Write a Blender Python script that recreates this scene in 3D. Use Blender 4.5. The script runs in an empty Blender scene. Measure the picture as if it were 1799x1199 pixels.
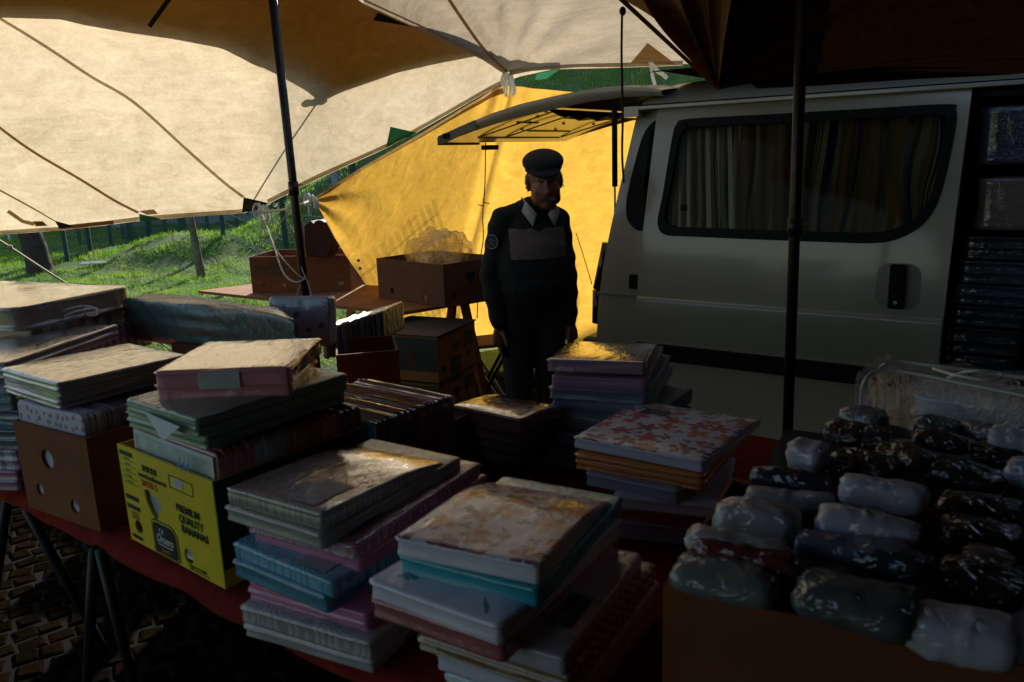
import bpy, bmesh, math, random
import numpy as np
from mathutils import Vector, Matrix, noise, Quaternion
random.seed(7)
S = bpy.context.scene; C = S.collection
# ------------------------------------------------------------------ camera
FPX = 1399.0; PITCH = math.radians(13.1); ROLL = math.radians(2.0)
fwd = Vector((0, math.cos(PITCH), -math.sin(PITCH)))
up0 = Vector((0, math.sin(PITCH), math.cos(PITCH))); rt0 = Vector((1, 0, 0))
rt = rt0*math.cos(ROLL) - up0*math.sin(ROLL); up = up0*math.cos(ROLL) + rt0*math.sin(ROLL)
EYE = Vector((0, 0, 1.6))
cd = bpy.data.cameras.new('camera'); cam = bpy.data.objects.new('camera', cd); C.objects.link(cam)
cam.matrix_world = Matrix((( rt.x, up.x, -fwd.x, EYE.x), (rt.y, up.y, -fwd.y, EYE.y), (rt.z, up.z, -fwd.z, EYE.z), (0, 0, 0, 1)))
cd.sensor_width = 36; cd.lens = 36*FPX/1799; cd.clip_end = 600; cd.clip_start = 0.02
cd.dof.use_dof = True; cd.dof.focus_distance = 3.9; cd.dof.aperture_fstop = 5.6
S.camera = cam
# ------------------------------------------------------------------ light
EL = math.radians(22); AZ = math.radians(6)
SUN = Vector((math.sin(AZ)*math.cos(EL), math.cos(AZ)*math.cos(EL), math.sin(EL)))
w = bpy.data.worlds.new('World'); S.world = w; w.use_nodes = True
bg = w.node_tree.nodes['Background']; sk = w.node_tree.nodes.new('ShaderNodeTexSky')
sk.sky_type = 'NISHITA'; sk.sun_disc = False; sk.sun_elevation = EL; sk.sun_rotation = AZ
w.node_tree.links.new(sk.outputs[0], bg.inputs[0]); bg.inputs[1].default_value = 0.105
ld = bpy.data.lights.new('sun', 'SUN'); lo = bpy.data.objects.new('sun', ld); C.objects.link(lo)
ld.energy = 5.0; ld.angle = math.radians(0.5); ld.color = (1, .93, .82)
lo.rotation_euler = SUN.to_track_quat('Z', 'Y').to_euler(); lo.location = (0, 0, 30)
S.view_settings.view_transform = 'Standard'; S.view_settings.look = 'None'
S.view_settings.exposure = 0.8; S.view_settings.gamma = 1
try:
    S.cycles.max_bounces = 8; S.cycles.transparent_max_bounces = 12
except Exception: pass

def ray(x, y): return fwd*FPX + rt*(x-899.5) - up*(y-599.5)
def Z(x, y, z): d = ray(x, y); return EYE + d*((z-1.6)/d.z)      # point at height z
def P(x, y, Y): d = ray(x, y); return EYE + d*(Y/d.y)            # point at distance Y
# ------------------------------------------------------------------ helpers
def tag(o, label=None, cat=None, group=None, kind=None):
    if label: o['label'] = label
    if cat: o['category'] = cat
    if group: o['group'] = group
    if kind: o['kind'] = kind
    return o
def empty(name, loc=(0, 0, 0), rz=0):
    o = bpy.data.objects.new(name, None); C.objects.link(o); o.location = loc; o.rotation_euler = (0, 0, rz)
    o.empty_display_size = .05; return o
def link(name, me, parent=None):
    o = bpy.data.objects.new(name, me); C.objects.link(o)
    if parent is not None: o.parent = parent
    return o
def mesh(name, V, Fc, m, parent=None, smooth=False):
    me = bpy.data.meshes.new(name); me.from_pydata([tuple(v) for v in V], [], Fc); me.materials.append(m)
    if smooth: me.polygons.foreach_set('use_smooth', [True]*len(me.polygons))
    me.update(); return link(name, me, parent)
class MB:
    def __init__(s): s.V = []; s.F = []
    def add(s, V, Fc):
        k = len(s.V); s.V += [Vector(v) for v in V]; s.F += [tuple(i+k for i in f) for f in Fc]; return s
    def box(s, c, d, rz=0, M=None):
        c = Vector(c); a = [Vector((x*d[0]/2, y*d[1]/2, z*d[2]/2)) for x in (-1, 1) for y in (-1, 1) for z in (-1, 1)]
        R = M if M is not None else Matrix.Rotation(rz, 3, 'Z')
        return s.add([R@v + c for v in a], [(0,1,3,2),(4,6,7,5),(0,4,5,1),(2,3,7,6),(0,2,6,4),(1,5,7,3)])
    def bar(s, a, b, wd, th=None):
        a = Vector(a); b = Vector(b); th = th or wd; q = (b-a).to_track_quat('Z', 'X').to_matrix()
        return s.box((a+b)/2, (wd, th, (b-a).length), M=q)
    def tube(s, pts, r, n=8, r2=None):
        pts = [Vector(p) for p in pts]; m = len(pts); V = []; Fc = []
        rs = r if isinstance(r, (list, tuple)) else [r + ((r2 if r2 is not None else r)-r)*i/max(1, m-1) for i in range(m)]
        prev = None
        for i, p in enumerate(pts):
            t = (pts[min(i+1, m-1)]-pts[max(i-1, 0)]).normalized()
            if prev is None: a = t.orthogonal().normalized()
            else: a = (prev - t*prev.dot(t)).normalized()
            prev = a; b = t.cross(a)
            for k in range(n):
                an = 2*math.pi*k/n; V.append(p + (a*math.cos(an)+b*math.sin(an))*rs[i])
        for i in range(m-1):
            for k in range(n): Fc.append((i*n+k, i*n+(k+1) % n, (i+1)*n+(k+1) % n, (i+1)*n+k))
        Fc.append(tuple(range(n))[::-1]); Fc.append(tuple((m-1)*n+k for k in range(n)))
        return s.add(V, Fc)
    def grid(s, G):
        n = len(G); m = len(G[0]); V = [v for r in G for v in r]
        return s.add(V, [(i*m+j, i*m+j+1, (i+1)*m+j+1, (i+1)*m+j) for i in range(n-1) for j in range(m-1)])
    def prism(s, pts, d):           # pts: ring of 3D points, d: offset vector
        n = len(pts); d = Vector(d); V = [Vector(p) for p in pts]+[Vector(p)+d for p in pts]
        return s.add(V, [tuple(range(n))[::-1], tuple(range(n, 2*n))]+[(i, (i+1) % n, n+(i+1) % n, n+i) for i in range(n)])
    def ell(s, c, r, n=16, m=10, M=None):
        c = Vector(c); V = []; Fc = []
        for i in range(m+1):
            th = math.pi*i/m
            for k in range(n):
                ph = 2*math.pi*k/n; v = Vector((r[0]*math.sin(th)*math.cos(ph), r[1]*math.sin(th)*math.sin(ph), r[2]*math.cos(th)))
                if M is not None: v = M@v
                V.append(c+v)
        for i in range(m):
            for k in range(n): Fc.append((i*n+k, (i+1)*n+k, (i+1)*n+(k+1) % n, i*n+(k+1) % n))
        return s.add(V, Fc)
    def build(s, name, m, parent=None, smooth=False, bev=0, weld=False):
        o = mesh(name, s.V, s.F, m, parent, smooth)
        if bev:
            b = o.modifiers.new('b', 'BEVEL'); b.width = bev; b.segments = 2; b.limit_method = 'ANGLE'; b.harden_normals = False
        return o
def evalmesh(o):
    dg = bpy.context.evaluated_depsgraph_get(); dg.update()
    me = bpy.data.meshes.new_from_object(o.evaluated_get(dg)); o.modifiers.clear(); o.data = me; return o
def crv(pts, n=8):                  # Catmull-Rom through pts
    pts = [Vector(p) for p in pts]; out = []
    for i in range(len(pts)-1):
        p0 = pts[max(i-1, 0)]; p1 = pts[i]; p2 = pts[i+1]; p3 = pts[min(i+2, len(pts)-1)]
        for k in range(n):
            t = k/n; out.append(.5*((2*p1)+(p2-p0)*t+(2*p0-5*p1+4*p2-p3)*t*t+(3*p1-p0-3*p2+p3)*t**3))
    out.append(pts[-1]); return out
def interp(x, xs, ys): return float(np.interp(x, xs, ys))
def sm(a, b, x): t = min(1, max(0, (x-a)/(b-a))); return t*t*(3-2*t)
# ------------------------------------------------------------------ materials
class NT:
    def __init__(s, name):
        s.m = bpy.data.materials.new(name); s.m.use_nodes = True; s.t = s.m.node_tree; s.b = s.t.nodes['Principled BSDF']; s.o = s.t.nodes['Material Output']
    def n(s, ty, **k):
        x = s.t.nodes.new('ShaderNode'+ty)
        for a, v in k.items():
            if a.startswith('i_'):
                key = a[2:]; key = int(key) if key.isdigit() else key.replace('_', ' ')
                s.set(x.inputs[key], v)
            else: setattr(x, a, v)
        return x
    def set(s, inp, v):
        if isinstance(v, bpy.types.NodeSocket): s.t.links.new(v, inp)
        elif isinstance(v, tuple) and len(v) == 3 and inp.type == 'RGBA': inp.default_value = (*v, 1)
        else: inp.default_value = v
    def math(s, op, a, b=0.0, c=0.0):
        x = s.n('Math', operation=op); s.set(x.inputs[0], a); s.set(x.inputs[1], b)
        if len(x.inputs) > 2: s.set(x.inputs[2], c)
        return x.outputs[0]
    def mix(s, f, a, b, mode='MIX'):
        x = s.n('Mix', data_type='RGBA', blend_type=mode); s.set(x.inputs[0], f); s.set(x.inputs[6], a); s.set(x.inputs[7], b); return x.outputs[2]
    def ramp(s, f, stops):
        x = s.n('ValToRGB'); s.set(x.inputs[0], f); e = x.color_ramp.elements
        while len(e) > 1: e.remove(e[-1])
        e[0].position = stops[0][0]; e[0].color = (*stops[0][1], 1)
        for p, c in stops[1:]:
            q = e.new(p); q.color = (*c, 1)
        return x.outputs[0]
    def co(s, kind='Object', scale=(1, 1, 1), rot=(0, 0, 0)):
        tc = s.n('TexCoord'); mp = s.n('Mapping'); s.t.links.new(tc.outputs[kind], mp.inputs[0]); mp.inputs['Scale'].default_value = scale; mp.inputs['Rotation'].default_value = rot
        return mp.outputs[0]
    def noise(s, co, sc, det=4, rough=.55, dist=0):
        x = s.n('TexNoise'); s.set(x.inputs['Vector'], co); x.inputs['Scale'].default_value = sc; x.inputs['Detail'].default_value = det; x.inputs['Roughness'].default_value = rough; x.inputs['Distortion'].default_value = dist
        return x.outputs[0]
    def bump(s, h, strength=.3, dist=.01, normal=None):
        x = s.n('Bump'); s.set(x.inputs['Height'], h); x.inputs['Strength'].default_value = strength; x.inputs['Distance'].default_value = dist
        if normal is not None: s.set(x.inputs['Normal'], normal)
        return x.outputs[0]
def mat(name, col, rough=.6, metal=0, var=.25, vs=12, bump=0, bs=40, coat=0, spec=None):
    k = NT(name); co = k.co(); nz = k.noise(co, vs, 5)
    c = k.mix(k.math('MULTIPLY', k.math('SUBTRACT', nz, .3), 2.0), tuple(x*(1-var) for x in col), tuple(min(1, x*(1+var)) for x in col))
    k.set(k.b.inputs['Base Color'], c); k.b.inputs['Roughness'].default_value = rough; k.b.inputs['Metallic'].default_value = metal
    if bump: k.set(k.b.inputs['Normal'], k.bump(k.noise(co, bs, 5), bump, .004))
    if coat: k.b.inputs['Coat Weight'].default_value = coat; k.b.inputs['Coat Roughness'].default_value = .08
    if spec is not None: k.b.inputs['Specular IOR Level'].default_value = spec
    return k.m
def tarp_mat(name, lit, dif, trans=.6, dirt=.3, wr=1.0):
    """woven cloth: part diffuse, part translucent, with stains and soft creases"""
    k = NT(name); k.t.nodes.remove(k.b); co = k.co()
    big = k.noise(co, 1.1, 6, .6, .6); mid = k.noise(k.co(scale=(1, 3.2, 3.2), rot=(.3, .2, .5)), 5, 8, .68, 1.4); fine = k.noise(k.co(scale=(1, 9, 1), rot=(0, 0, .6)), 60, 4, .7)
    blot = k.noise(co, 13, 6, .7)
    f = k.math('ADD', k.math('MULTIPLY', big, .25), k.math('ADD', k.math('MULTIPLY', mid, .35), k.math('ADD', k.math('MULTIPLY', fine, .22), k.math('MULTIPLY', blot, .18))))
    f = k.math('MULTIPLY', k.math('SUBTRACT', f, .38), 4.2)
    f = k.n('Clamp', i_0=f).outputs[0]
    c1 = k.mix(f, tuple(x*(1-dirt)*y for x, y in zip(lit, (1, .96, .88))), tuple(min(1, x*(1+dirt*.5)) for x in lit))
    c2 = k.mix(f, tuple(x*(1-dirt) for x in dif), dif)
    h = k.noise(k.co(scale=(1, 2.5, 2.5), rot=(0, .3, .8)), 2.2*wr, 5, .5, .8)
    nm = k.bump(h, .22, .07, k.bump(fine, .25, .003))
    a = k.n('BsdfTranslucent'); k.set(a.inputs[0], c1); k.set(a.inputs[1], nm)
    b = k.n('BsdfDiffuse'); k.set(b.inputs[0], c2); k.set(b.inputs[2], nm)
    mx = k.n('MixShader', i_0=trans); k.t.links.new(b.outputs[0], mx.inputs[1]); k.t.links.new(a.outputs[0], mx.inputs[2]); k.t.links.new(mx.outputs[0], k.o.inputs[0])
    return k.m
_fab = {}
def fabric(col, pat='plain', col2=None, film=1.0, sc=1.0):
    key = (col, pat, col2, film, sc)
    if key in _fab: return _fab[key]
    k = NT('fabric_'+pat); co = k.co(); c2 = col2 or tuple(x*.6 for x in col)
    base = k.mix(k.noise(co, 25, 5, .6), tuple(x*.82 for x in col), tuple(min(1, x*1.1) for x in col))
    if pat == 'swirl':
        v = k.n('TexVoronoi', feature='F1'); k.set(v.inputs['Vector'], k.co(scale=(1, 1, .02))); v.inputs['Scale'].default_value = 13*sc
        wv = k.math('SINE', k.math('MULTIPLY', v.outputs['Distance'], 62))
        base = k.mix(k.math('MULTIPLY', k.math('GREATER_THAN', wv, .1), .8), base, c2)
    elif pat == 'stripe':
        x = k.n('SeparateXYZ'); k.set(x.inputs[0], co)
        wv = k.math('SINE', k.math('MULTIPLY', x.outputs[1], 160*sc)); base = k.mix(k.math('GREATER_THAN', wv, .2), base, c2)
    elif pat == 'rib':
        x = k.n('SeparateXYZ'); k.set(x.inputs[0], co)
        wv = k.math('SINE', k.math('MULTIPLY', x.outputs[0], 260*sc)); base = k.mix(k.math('GREATER_THAN', wv, .0), base, c2)
    elif pat in ('floral', 'sprig'):
        def flowers(base, scale, rad, pets, cols, off, thr):
            mp = k.n('Mapping'); k.set(mp.inputs[0], co); mp.inputs['Location'].default_value = (off, off*.7, 0); mp.inputs['Scale'].default_value = (scale, scale, .001)
            v = k.n('TexVoronoi', feature='F1'); k.set(v.inputs['Vector'], mp.outputs[0]); v.inputs['Scale'].default_value = 1.0; v.inputs['Randomness'].default_value = .85
            d = k.n('VectorMath', operation='SUBTRACT'); k.set(d.inputs[0], mp.outputs[0]); k.set(d.inputs[1], v.outputs['Position'])
            s = k.n('SeparateXYZ'); k.set(s.inputs[0], d.outputs[0]); cs = k.n('SeparateColor'); k.set(cs.inputs[0], v.outputs['Color'])
            an = k.math('ADD', k.math('ARCTAN2', s.outputs[1], s.outputs[0]), k.math('MULTIPLY', cs.outputs[2], 6))
            pet = k.math('ABSOLUTE', k.math('COSINE', k.math('MULTIPLY', an, pets/2)))
            R = k.math('MULTIPLY', k.math('ADD', .32, k.math('MULTIPLY', pet, .68)), rad)
            r = k.math('SQRT', k.math('ADD', k.math('POWER', k.math('ABSOLUTE', s.outputs[0]), 2), k.math('POWER', k.math('ABSOLUTE', s.outputs[1]), 2)))
            tn = k.n('SeparateXYZ'); k.set(tn.inputs[0], k.n('TexCoord').outputs['Normal']); ins = k.math('MULTIPLY', k.math('MULTIPLY', k.math('LESS_THAN', r, R), k.math('GREATER_THAN', cs.outputs[0], thr)), k.math('GREATER_THAN', tn.outputs[2], .55))
            cc = k.ramp(cs.outputs[1], cols); cc.node.color_ramp.interpolation = 'CONSTANT'
            cc = k.mix(k.math('MULTIPLY', k.noise(co, 60, 2), .22), cc, tuple(.9*q for q in col))
            return k.mix(ins, base, cc)
        if pat == 'floral':
            base = flowers(base, 24, .34, 3, [(0, (.03, .15, .12)), (.5, (.25, .28, .03)), (.8, (.02, .2, .2))], 3.1, .35)
            base = flowers(base, 14, .46, 5, [(0, (.5, .012, .01)), (.35, (.55, .04, .008)), (.55, (.18, .003, .02)), (.8, (.6, .13, .005))], 0, .12)
        else:
            base = flowers(base, 45*sc, .35, 5, [(0, c2), (.6, tuple(x*.6 for x in c2))], 1.2, .45 if sc > .4 else .72)
    k.set(k.b.inputs['Base Color'], base); k.b.inputs['Roughness'].default_value = .85
    weave = k.noise(co, 300, 2)
    k.set(k.b.inputs['Normal'], k.bump(weave, .15, .001))
    if film:
        k.b.inputs['Coat Weight'].default_value = min(1, film); k.b.inputs['Coat Roughness'].default_value = .04; k.b.inputs['Coat IOR'].default_value = 1.72 if film == 1 else (1.5 if film < 1 else min(film, 1.72))
        if film == 1.6: k.b.inputs['Coat Roughness'].default_value = .11; k.set(k.b.inputs['Coat Normal'], k.bump(k.math('POWER', k.math('SUBTRACT', 1.0, k.math('ABSOLUTE', k.math('MULTIPLY', k.math('SUBTRACT', k.noise(k.co(scale=(1, 2.6, 2), rot=(0, .2, .4)), 7, 3, .5, 1.2), .5), 5.0))), 3.0), .38, .014)); _fab[key] = k.m; return k.m
        wr = k.noise(k.co(scale=(1, 2.4, 1), rot=(0, 0, .5)), 9, 2, .45, 1.0)
        wr2 = k.noise(k.co(scale=(1, 5, 3), rot=(0, 0, .25)), 28, 3, .5, 2.0)
        k.set(k.b.inputs['Coat Normal'], k.bump(wr, .35 if film < 2 else .22, .010, k.bump(k.math('POWER', wr2, 4), .5 if film < 2 else .25, .005)))
    if film > 2:                      # several layers of cellophane mirror strongly at low angles
        lw = k.n('LayerWeight'); lw.inputs[0].default_value = .5; ff = k.math('MULTIPLY', k.math('POWER', lw.outputs['Facing'], 3.0), 1.25); g = k.n('BsdfGlossy'); g.inputs['Roughness'].default_value = .05; k.set(g.inputs[0], (.95, .93, .9)); g.inputs['Normal']
        k.t.links.new(k.b.inputs['Coat Normal'].links[0].from_socket, g.inputs['Normal']); mx = k.n('MixShader'); k.set(mx.inputs[0], ff); k.t.links.new(k.b.outputs[0], mx.inputs[1]); k.t.links.new(g.outputs[0], mx.inputs[2]); k.t.links.new(mx.outputs[0], k.o.inputs[0])
    _fab[key] = k.m; return k.m
def film_mat(name, tint=(.9, .9, .9), alpha=.25, rough=.12):
    k = NT(name); k.t.nodes.remove(k.b); co = k.co()
    nm = k.bump(k.noise(k.co(scale=(1, 3, 2)), 16, 4, .6, 2), .8, .02)
    tr = k.n('BsdfTransparent'); k.set(tr.inputs[0], tint); g = k.n('BsdfGlossy'); k.set(g.inputs[0], (.95, .95, .95)); k.set(g.inputs['Roughness'], rough); k.set(g.inputs['Normal'], nm)
    d = k.n('BsdfTranslucent'); k.set(d.inputs[0], (.9, .9, .85)); ad = k.n('MixShader', i_0=.5); k.t.links.new(g.outputs[0], ad.inputs[1]); k.t.links.new(d.outputs[0], ad.inputs[2])
    fr = k.n('LayerWeight'); fr.inputs[0].default_value = .35; k.set(fr.inputs['Normal'], nm)
    f = k.math('ADD', k.math('MULTIPLY', fr.outputs['Fresnel'], .8), alpha)
    mx = k.n('MixShader'); k.set(mx.inputs[0], f); k.t.links.new(tr.outputs[0], mx.inputs[1]); k.t.links.new(ad.outputs[0], mx.inputs[2]); k.t.links.new(mx.outputs[0], k.o.inputs[0])
    return k.m
TAN = tarp_mat('tan_canvas', (.46, .395, .285), (.075, .048, .016), .68, .30)
TAN2 = tarp_mat('grey_tan_canvas', (.37, .31, .23), (.22, .19, .14), .6, .30)
BRN = tarp_mat('brown_canvas', (.42, .25, .09), (.22, .15, .08), .5, .35)
BRNU = tarp_mat('upper_brown_canvas', (.24, .10, .010), (.2, .12, .05), .4, .35)
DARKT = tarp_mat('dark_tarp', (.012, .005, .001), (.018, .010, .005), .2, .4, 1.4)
YEL = tarp_mat('yellow_canvas', (.62, .36, .055), (.3, .16, .02), .66, .32)
GRN = tarp_mat('green_patch', (.03, .16, .07), (.03, .14, .07), .5, .2)
BLKP = tarp_mat('dark_patch', (.02, .02, .012), (.03, .03, .02), .3, .2)
ROPE = mat('rope', (.55, .50, .40), .9, var=.2, vs=80); ROPED = mat('dark_rope', (.05, .035, .025), .9)
RWHITE = mat('white_rope', (.75, .74, .70), .9)
POLE = mat('painted_pole', (.035, .032, .03), .38, .6, .5, 30, .2, 80)
BLACK = mat('black_rubber', (.006, .006, .006), .5, 0, .2, spec=.12)
CARD = mat('cardboard', (.19, .055, .012), .85, 0, .22, 9, .2, 60)
CARDD = mat('brown_cardboard', (.15, .05, .015), .85, 0, .22, 9, .2, 60)
CARDIN = mat('raw_cardboard', (.30, .19, .09), .9, 0, .2, 14, .3, 50)
YBOX = mat('yellow_box_print', (.74, .56, .02), .5, 0, .1, 10, .1, 60, coat=.15)
INK = mat('black_ink', (.012, .014, .016), .5, 0, .1); INKR = mat('red_ink', (.6, .06, .03), .6, 0, .1); WHT = mat('white_print', (.7, .7, .68), .6, 0, .06)
VAN = mat('van_paint', (.30, .27, .20), .30, 0, .06, 3, .05, 5, coat=.5)
GALV = mat('galvanised_steel', (.35, .38, .42), .45, .7, .2)
# ================================================================== SETTING
fA = Vector((-4.9, 13.8)); fd = Vector((.643, -.766)); fn = Vector((.766, .643))
def H(x, y):
    if y < 5.6 and x > -6: base = 0
    d = Vector((x, y))-fA; s = d.dot(fn); a = d.dot(fd)
    h = .62*max(0, s-.6)*sm(-4.2, -1.0, a)
    h = min(h, 7.5); h = h if s < 11 else min(h, 7.5)
    h += .45*math.exp(-((x+5.35)**2/1.6+(y-13.9)**2/1.0)) + .2*math.exp(-((x+6.4)**2/1.6+(y-15.2)**2/2))
    k = sm(5.6, 7.5, y) if x > -3.5 else max(sm(-3.5, -5, x), sm(5.6, 7.5, y))
    h += k*(.09*noise.noise(Vector((x*.9, y*.9, 0)))+.04*noise.noise(Vector((x*3, y*3, 5))) + .02)
    return h
xs = [-120, -70, -45, -30] + [(-24+i*.35) for i in range(104)] + [14, 18, 25, 40, 80, 130]
ys = [-30, -10, -3, 0, 2, 4] + [(5+i*.3) for i in range(70)] + [27, 29, 32, 36, 42, 55, 80, 130, 220]
k = NT('grassy_earth'); co = k.co()
gcol = k.ramp(k.noise(co, 1.2, 8, .65), [(.3, (.035, .09, .015)), (.48, (.07, .15, .022)), (.62, (.13, .19, .035)), (.75, (.22, .2, .07))])
gcol = k.mix(k.math('MULTIPLY', k.noise(co, 30, 3), .6), gcol, (.03, .07, .012)); k.set(k.b.inputs['Base Color'], gcol); k.b.inputs['Roughness'].default_value = .95
k.set(k.b.inputs['Normal'], k.bump(k.noise(co, 25, 5), .8, .04)); GRASSG = k.m
G = [[(x, y, H(x, y)) for x in xs] for y in ys]
tag(MB().grid(G).build('lawn', GRASSG, smooth=True), kind='structure')
# paved market ground, one sheet 4 mm proud
k = NT('stone_setts'); co = k.co(rot=(0, 0, .7))
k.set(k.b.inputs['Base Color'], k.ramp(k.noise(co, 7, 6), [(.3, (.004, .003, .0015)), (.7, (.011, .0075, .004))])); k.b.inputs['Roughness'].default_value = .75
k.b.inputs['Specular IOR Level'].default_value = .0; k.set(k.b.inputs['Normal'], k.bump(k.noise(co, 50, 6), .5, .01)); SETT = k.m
tag(MB().grid([[(-3.4, -6, .033), (9, -6, .033)], [(-3.4, 5.75, .033), (9, 5.75, .033)]]).build('pavement', mat('joint_sand', (.006, .005, .004), .95, spec=.05)), kind='structure')
mb = MB(); Rz = Matrix.Rotation(.55, 3, 'Z')
for i in range(-46, 47):
    for j in range(-46, 47):
        px = i*.088+(j % 2)*.02+random.uniform(-.008, .008); py = j*.086+random.uniform(-.008, .008)
        c = Rz@Vector((px, py, 0)) + Vector((-.9, 2.8, .03))
        if not(-3.3 < c.x < 1.6 and .9 < c.y < 5.6): continue
        a = random.uniform(.034, .042); b = random.uniform(.033, .041); h = random.uniform(.007, .012); tz = [random.uniform(-.003, .003) for _ in range(4)]; q = random.uniform(-.2, .2)
        R2 = Matrix.Rotation(.55+q, 3, 'Z')
        V = [R2@Vector((sx*a, sy*b, -.01))+c for sx, sy in ((-1,-1),(1,-1),(1,1),(-1,1))] + [R2@Vector((sx*a*.95, sy*b*.95, h*.6))+c for sx, sy in ((-1,-1),(1,-1),(1,1),(-1,1))] + [R2@Vector((sx*a*.72, sy*b*.72, h+t))+c for (sx, sy), t in zip(((-1,-1),(1,-1),(1,1),(-1,1)), tz)]
        mb.add(V, [(8,9,10,11)]+[(i2, (i2+1) % 4, 4+(i2+1) % 4, 4+i2) for i2 in range(4)]+[(4+i2, 4+(i2+1) % 4, 8+(i2+1) % 4, 8+i2) for i2 in range(4)])
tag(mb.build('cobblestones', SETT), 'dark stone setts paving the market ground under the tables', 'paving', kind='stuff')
# grass blades (uncountable)
k = NT('grass_blade'); k.t.nodes.remove(k.b); gi = k.n('NewGeometry'); co = k.co('Object')
gc = k.ramp(k.noise(co, 1.4, 4), [(.3, (.05, .17, .01)), (.5, (.15, .36, .02)), (.72, (.38, .50, .06))]); gc = k.mix(k.n('NewGeometry').outputs['Random Per Island'], gc, k.mix(.5, gc, (.3, .4, .1)))
a = k.n('BsdfTranslucent'); b = k.n('BsdfDiffuse'); k.set(a.inputs[0], gc); k.set(b.inputs[0], gc); mx = k.n('MixShader', i_0=.55)
k.t.links.new(b.outputs[0], mx.inputs[1]); k.t.links.new(a.outputs[0], mx.inputs[2]); k.t.links.new(mx.outputs[0], k.o.inputs[0]); BLADE = k.m
rg = np.random.default_rng(3); V = []; F = []
def blades(n, fx, hmin, hmax, wd):
    for _ in range(n):
        x, y = fx()
        if noise.noise(Vector((x*1.3, y*1.3, 9))) < -.38: continue
        z = H(x, y)-.01; cl = .65+.7*max(0, noise.noise(Vector((x*2.2, y*2.2, 2)))+.25); h = random.uniform(hmin, hmax)*cl; a = random.uniform(0, 6.3); wv = wd*random.uniform(.7, 1.3)
        dx, dy = math.cos(a)*wv, math.sin(a)*wv; lx, ly = random.gauss(0, .4)*h, random.gauss(0, .4)*h
        k0 = len(V); V.extend([(x-dx, y-dy, z), (x+dx, y+dy, z), (x+lx, y+ly, z+h)]); F.append((k0, k0+1, k0+2))
def in_px(x0, x1, y0, y1):
    def f():
        while True:
            yy = random.uniform(y0, y1); xx = random.uniform(x0, x1)*yy
            return xx, yy
    return f
blades(52000, in_px(-.68, -.16, 6.2, 15.5), .03, .085, .006)
blades(14000, in_px(-.68, -.3, 14, 24), .04, .12, .014)
def bank():
    s = random.uniform(.2, 11)**1.0; a = random.uniform(-3, 14); p = fA+fn*s+fd*a; return p.x, p.y
blades(46000, bank, .05, .17, .013)
tag(mesh('grass', V, F, BLADE), 'sunlit green grass on the lawn and the bank behind the fence', 'grass', kind='stuff')
# pale litter / clover? -> small white flowers on the lawn are left to the grass
# ------------------------------------------------------------------ fences
WIRE = mat('green_fence_wire', (.012, .07, .06), .5, 0, .2); FPOST = mat('green_fence_post', (.012, .05, .055), .45, 0, .2)
def mesh_panel(mb, p0, p1, z0a, z0b, h, sp=.05):
    p0 = Vector(p0); p1 = Vector(p1); L = (p1-p0).length; n = int(L/sp)
    for i in range(n+1):
        q = p0.lerp(p1, i/n); z0 = z0a+(z0b-z0a)*i/n
        mb.box((q.x, q.y, z0+h/2), (.005, .005, h), math.atan2((p1-p0).y, (p1-p0).x))
    for j in range(int(h/.2)+1):
        for dz in ((0,) if j % 3 else (0, .03, .06)):
            z = .05+j*.2+dz
            if z < h: mb.bar((p0.x, p0.y, z0a+z), (p1.x, p1.y, z0b+z), .006)
def fence(label, pts, h, post_h):
    e = empty('mesh_fence', (pts[0][0], pts[0][1], 0)); tag(e, label, 'fence'); off = Vector((-pts[0][0], -pts[0][1], 0))
    for i, p in enumerate(pts):
        if h > 2.2 and i == len(pts)-1: break
        z = H(*p); m2 = MB(); m2.box((p[0]+off.x, p[1]+off.y, z+post_h/2), (.07, .07, post_h), .4); m2.build('fence_post', FPOST, e)
        if i < len(pts)-1:
            q = pts[i+1]; m3 = MB(); mesh_panel(m3, (p[0]+off.x, p[1]+off.y), (q[0]+off.x, q[1]+off.y), z, H(*q), h); m3.build('mesh_panel', WIRE, e)
fence('long green wire mesh fence at the foot of the grass bank', [tuple(fA+fd*t) for t in (-6.2, -4.1, -2.0, 0, 2.45, 4.6, 7.3)], 2.4, 2.45)
fence('green mesh fence with close posts beside the open park lawn at far left', [(-7.75+.12*i*.3, 14.0+i*.75) for i in range(9)], 1.9, 2.0)
fence('green mesh fence crossing behind the thick tree trunk', [(-9.4, 17.6), (-8.6, 18.2), (-7.6, 18.9), (-6.6, 19.6), (-5.6, 20.4)], 1.9, 2.0)
for (a, b, r, lab) in [((1003, 160, 15.5), (1012, 60, 15.9), .085, 'slanted grey steel post on the grass bank above the van'), ((1036, 172, 15.6), (1010, 90, 15.9), .035, 'thin pale wooden pole leaning on the bank above the van'), ((590, 330, 11.2), (583, 250, 11.6), .05, 'grey steel post behind the gap between tan and yellow tarps')]:
    a = P(*a); b = P(*b); d = (b-a); a0 = a - d*((a.z-H(a.x, a.y)+.2)/d.z) if d.z > .01 else a
    tag(MB().tube([a0-Vector((0, 0, 0)), b+d*.5], r, 8).build('post', GALV if r > .03 else mat('bare_wood', (.45, .38, .28), .9)), lab, 'post')
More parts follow.
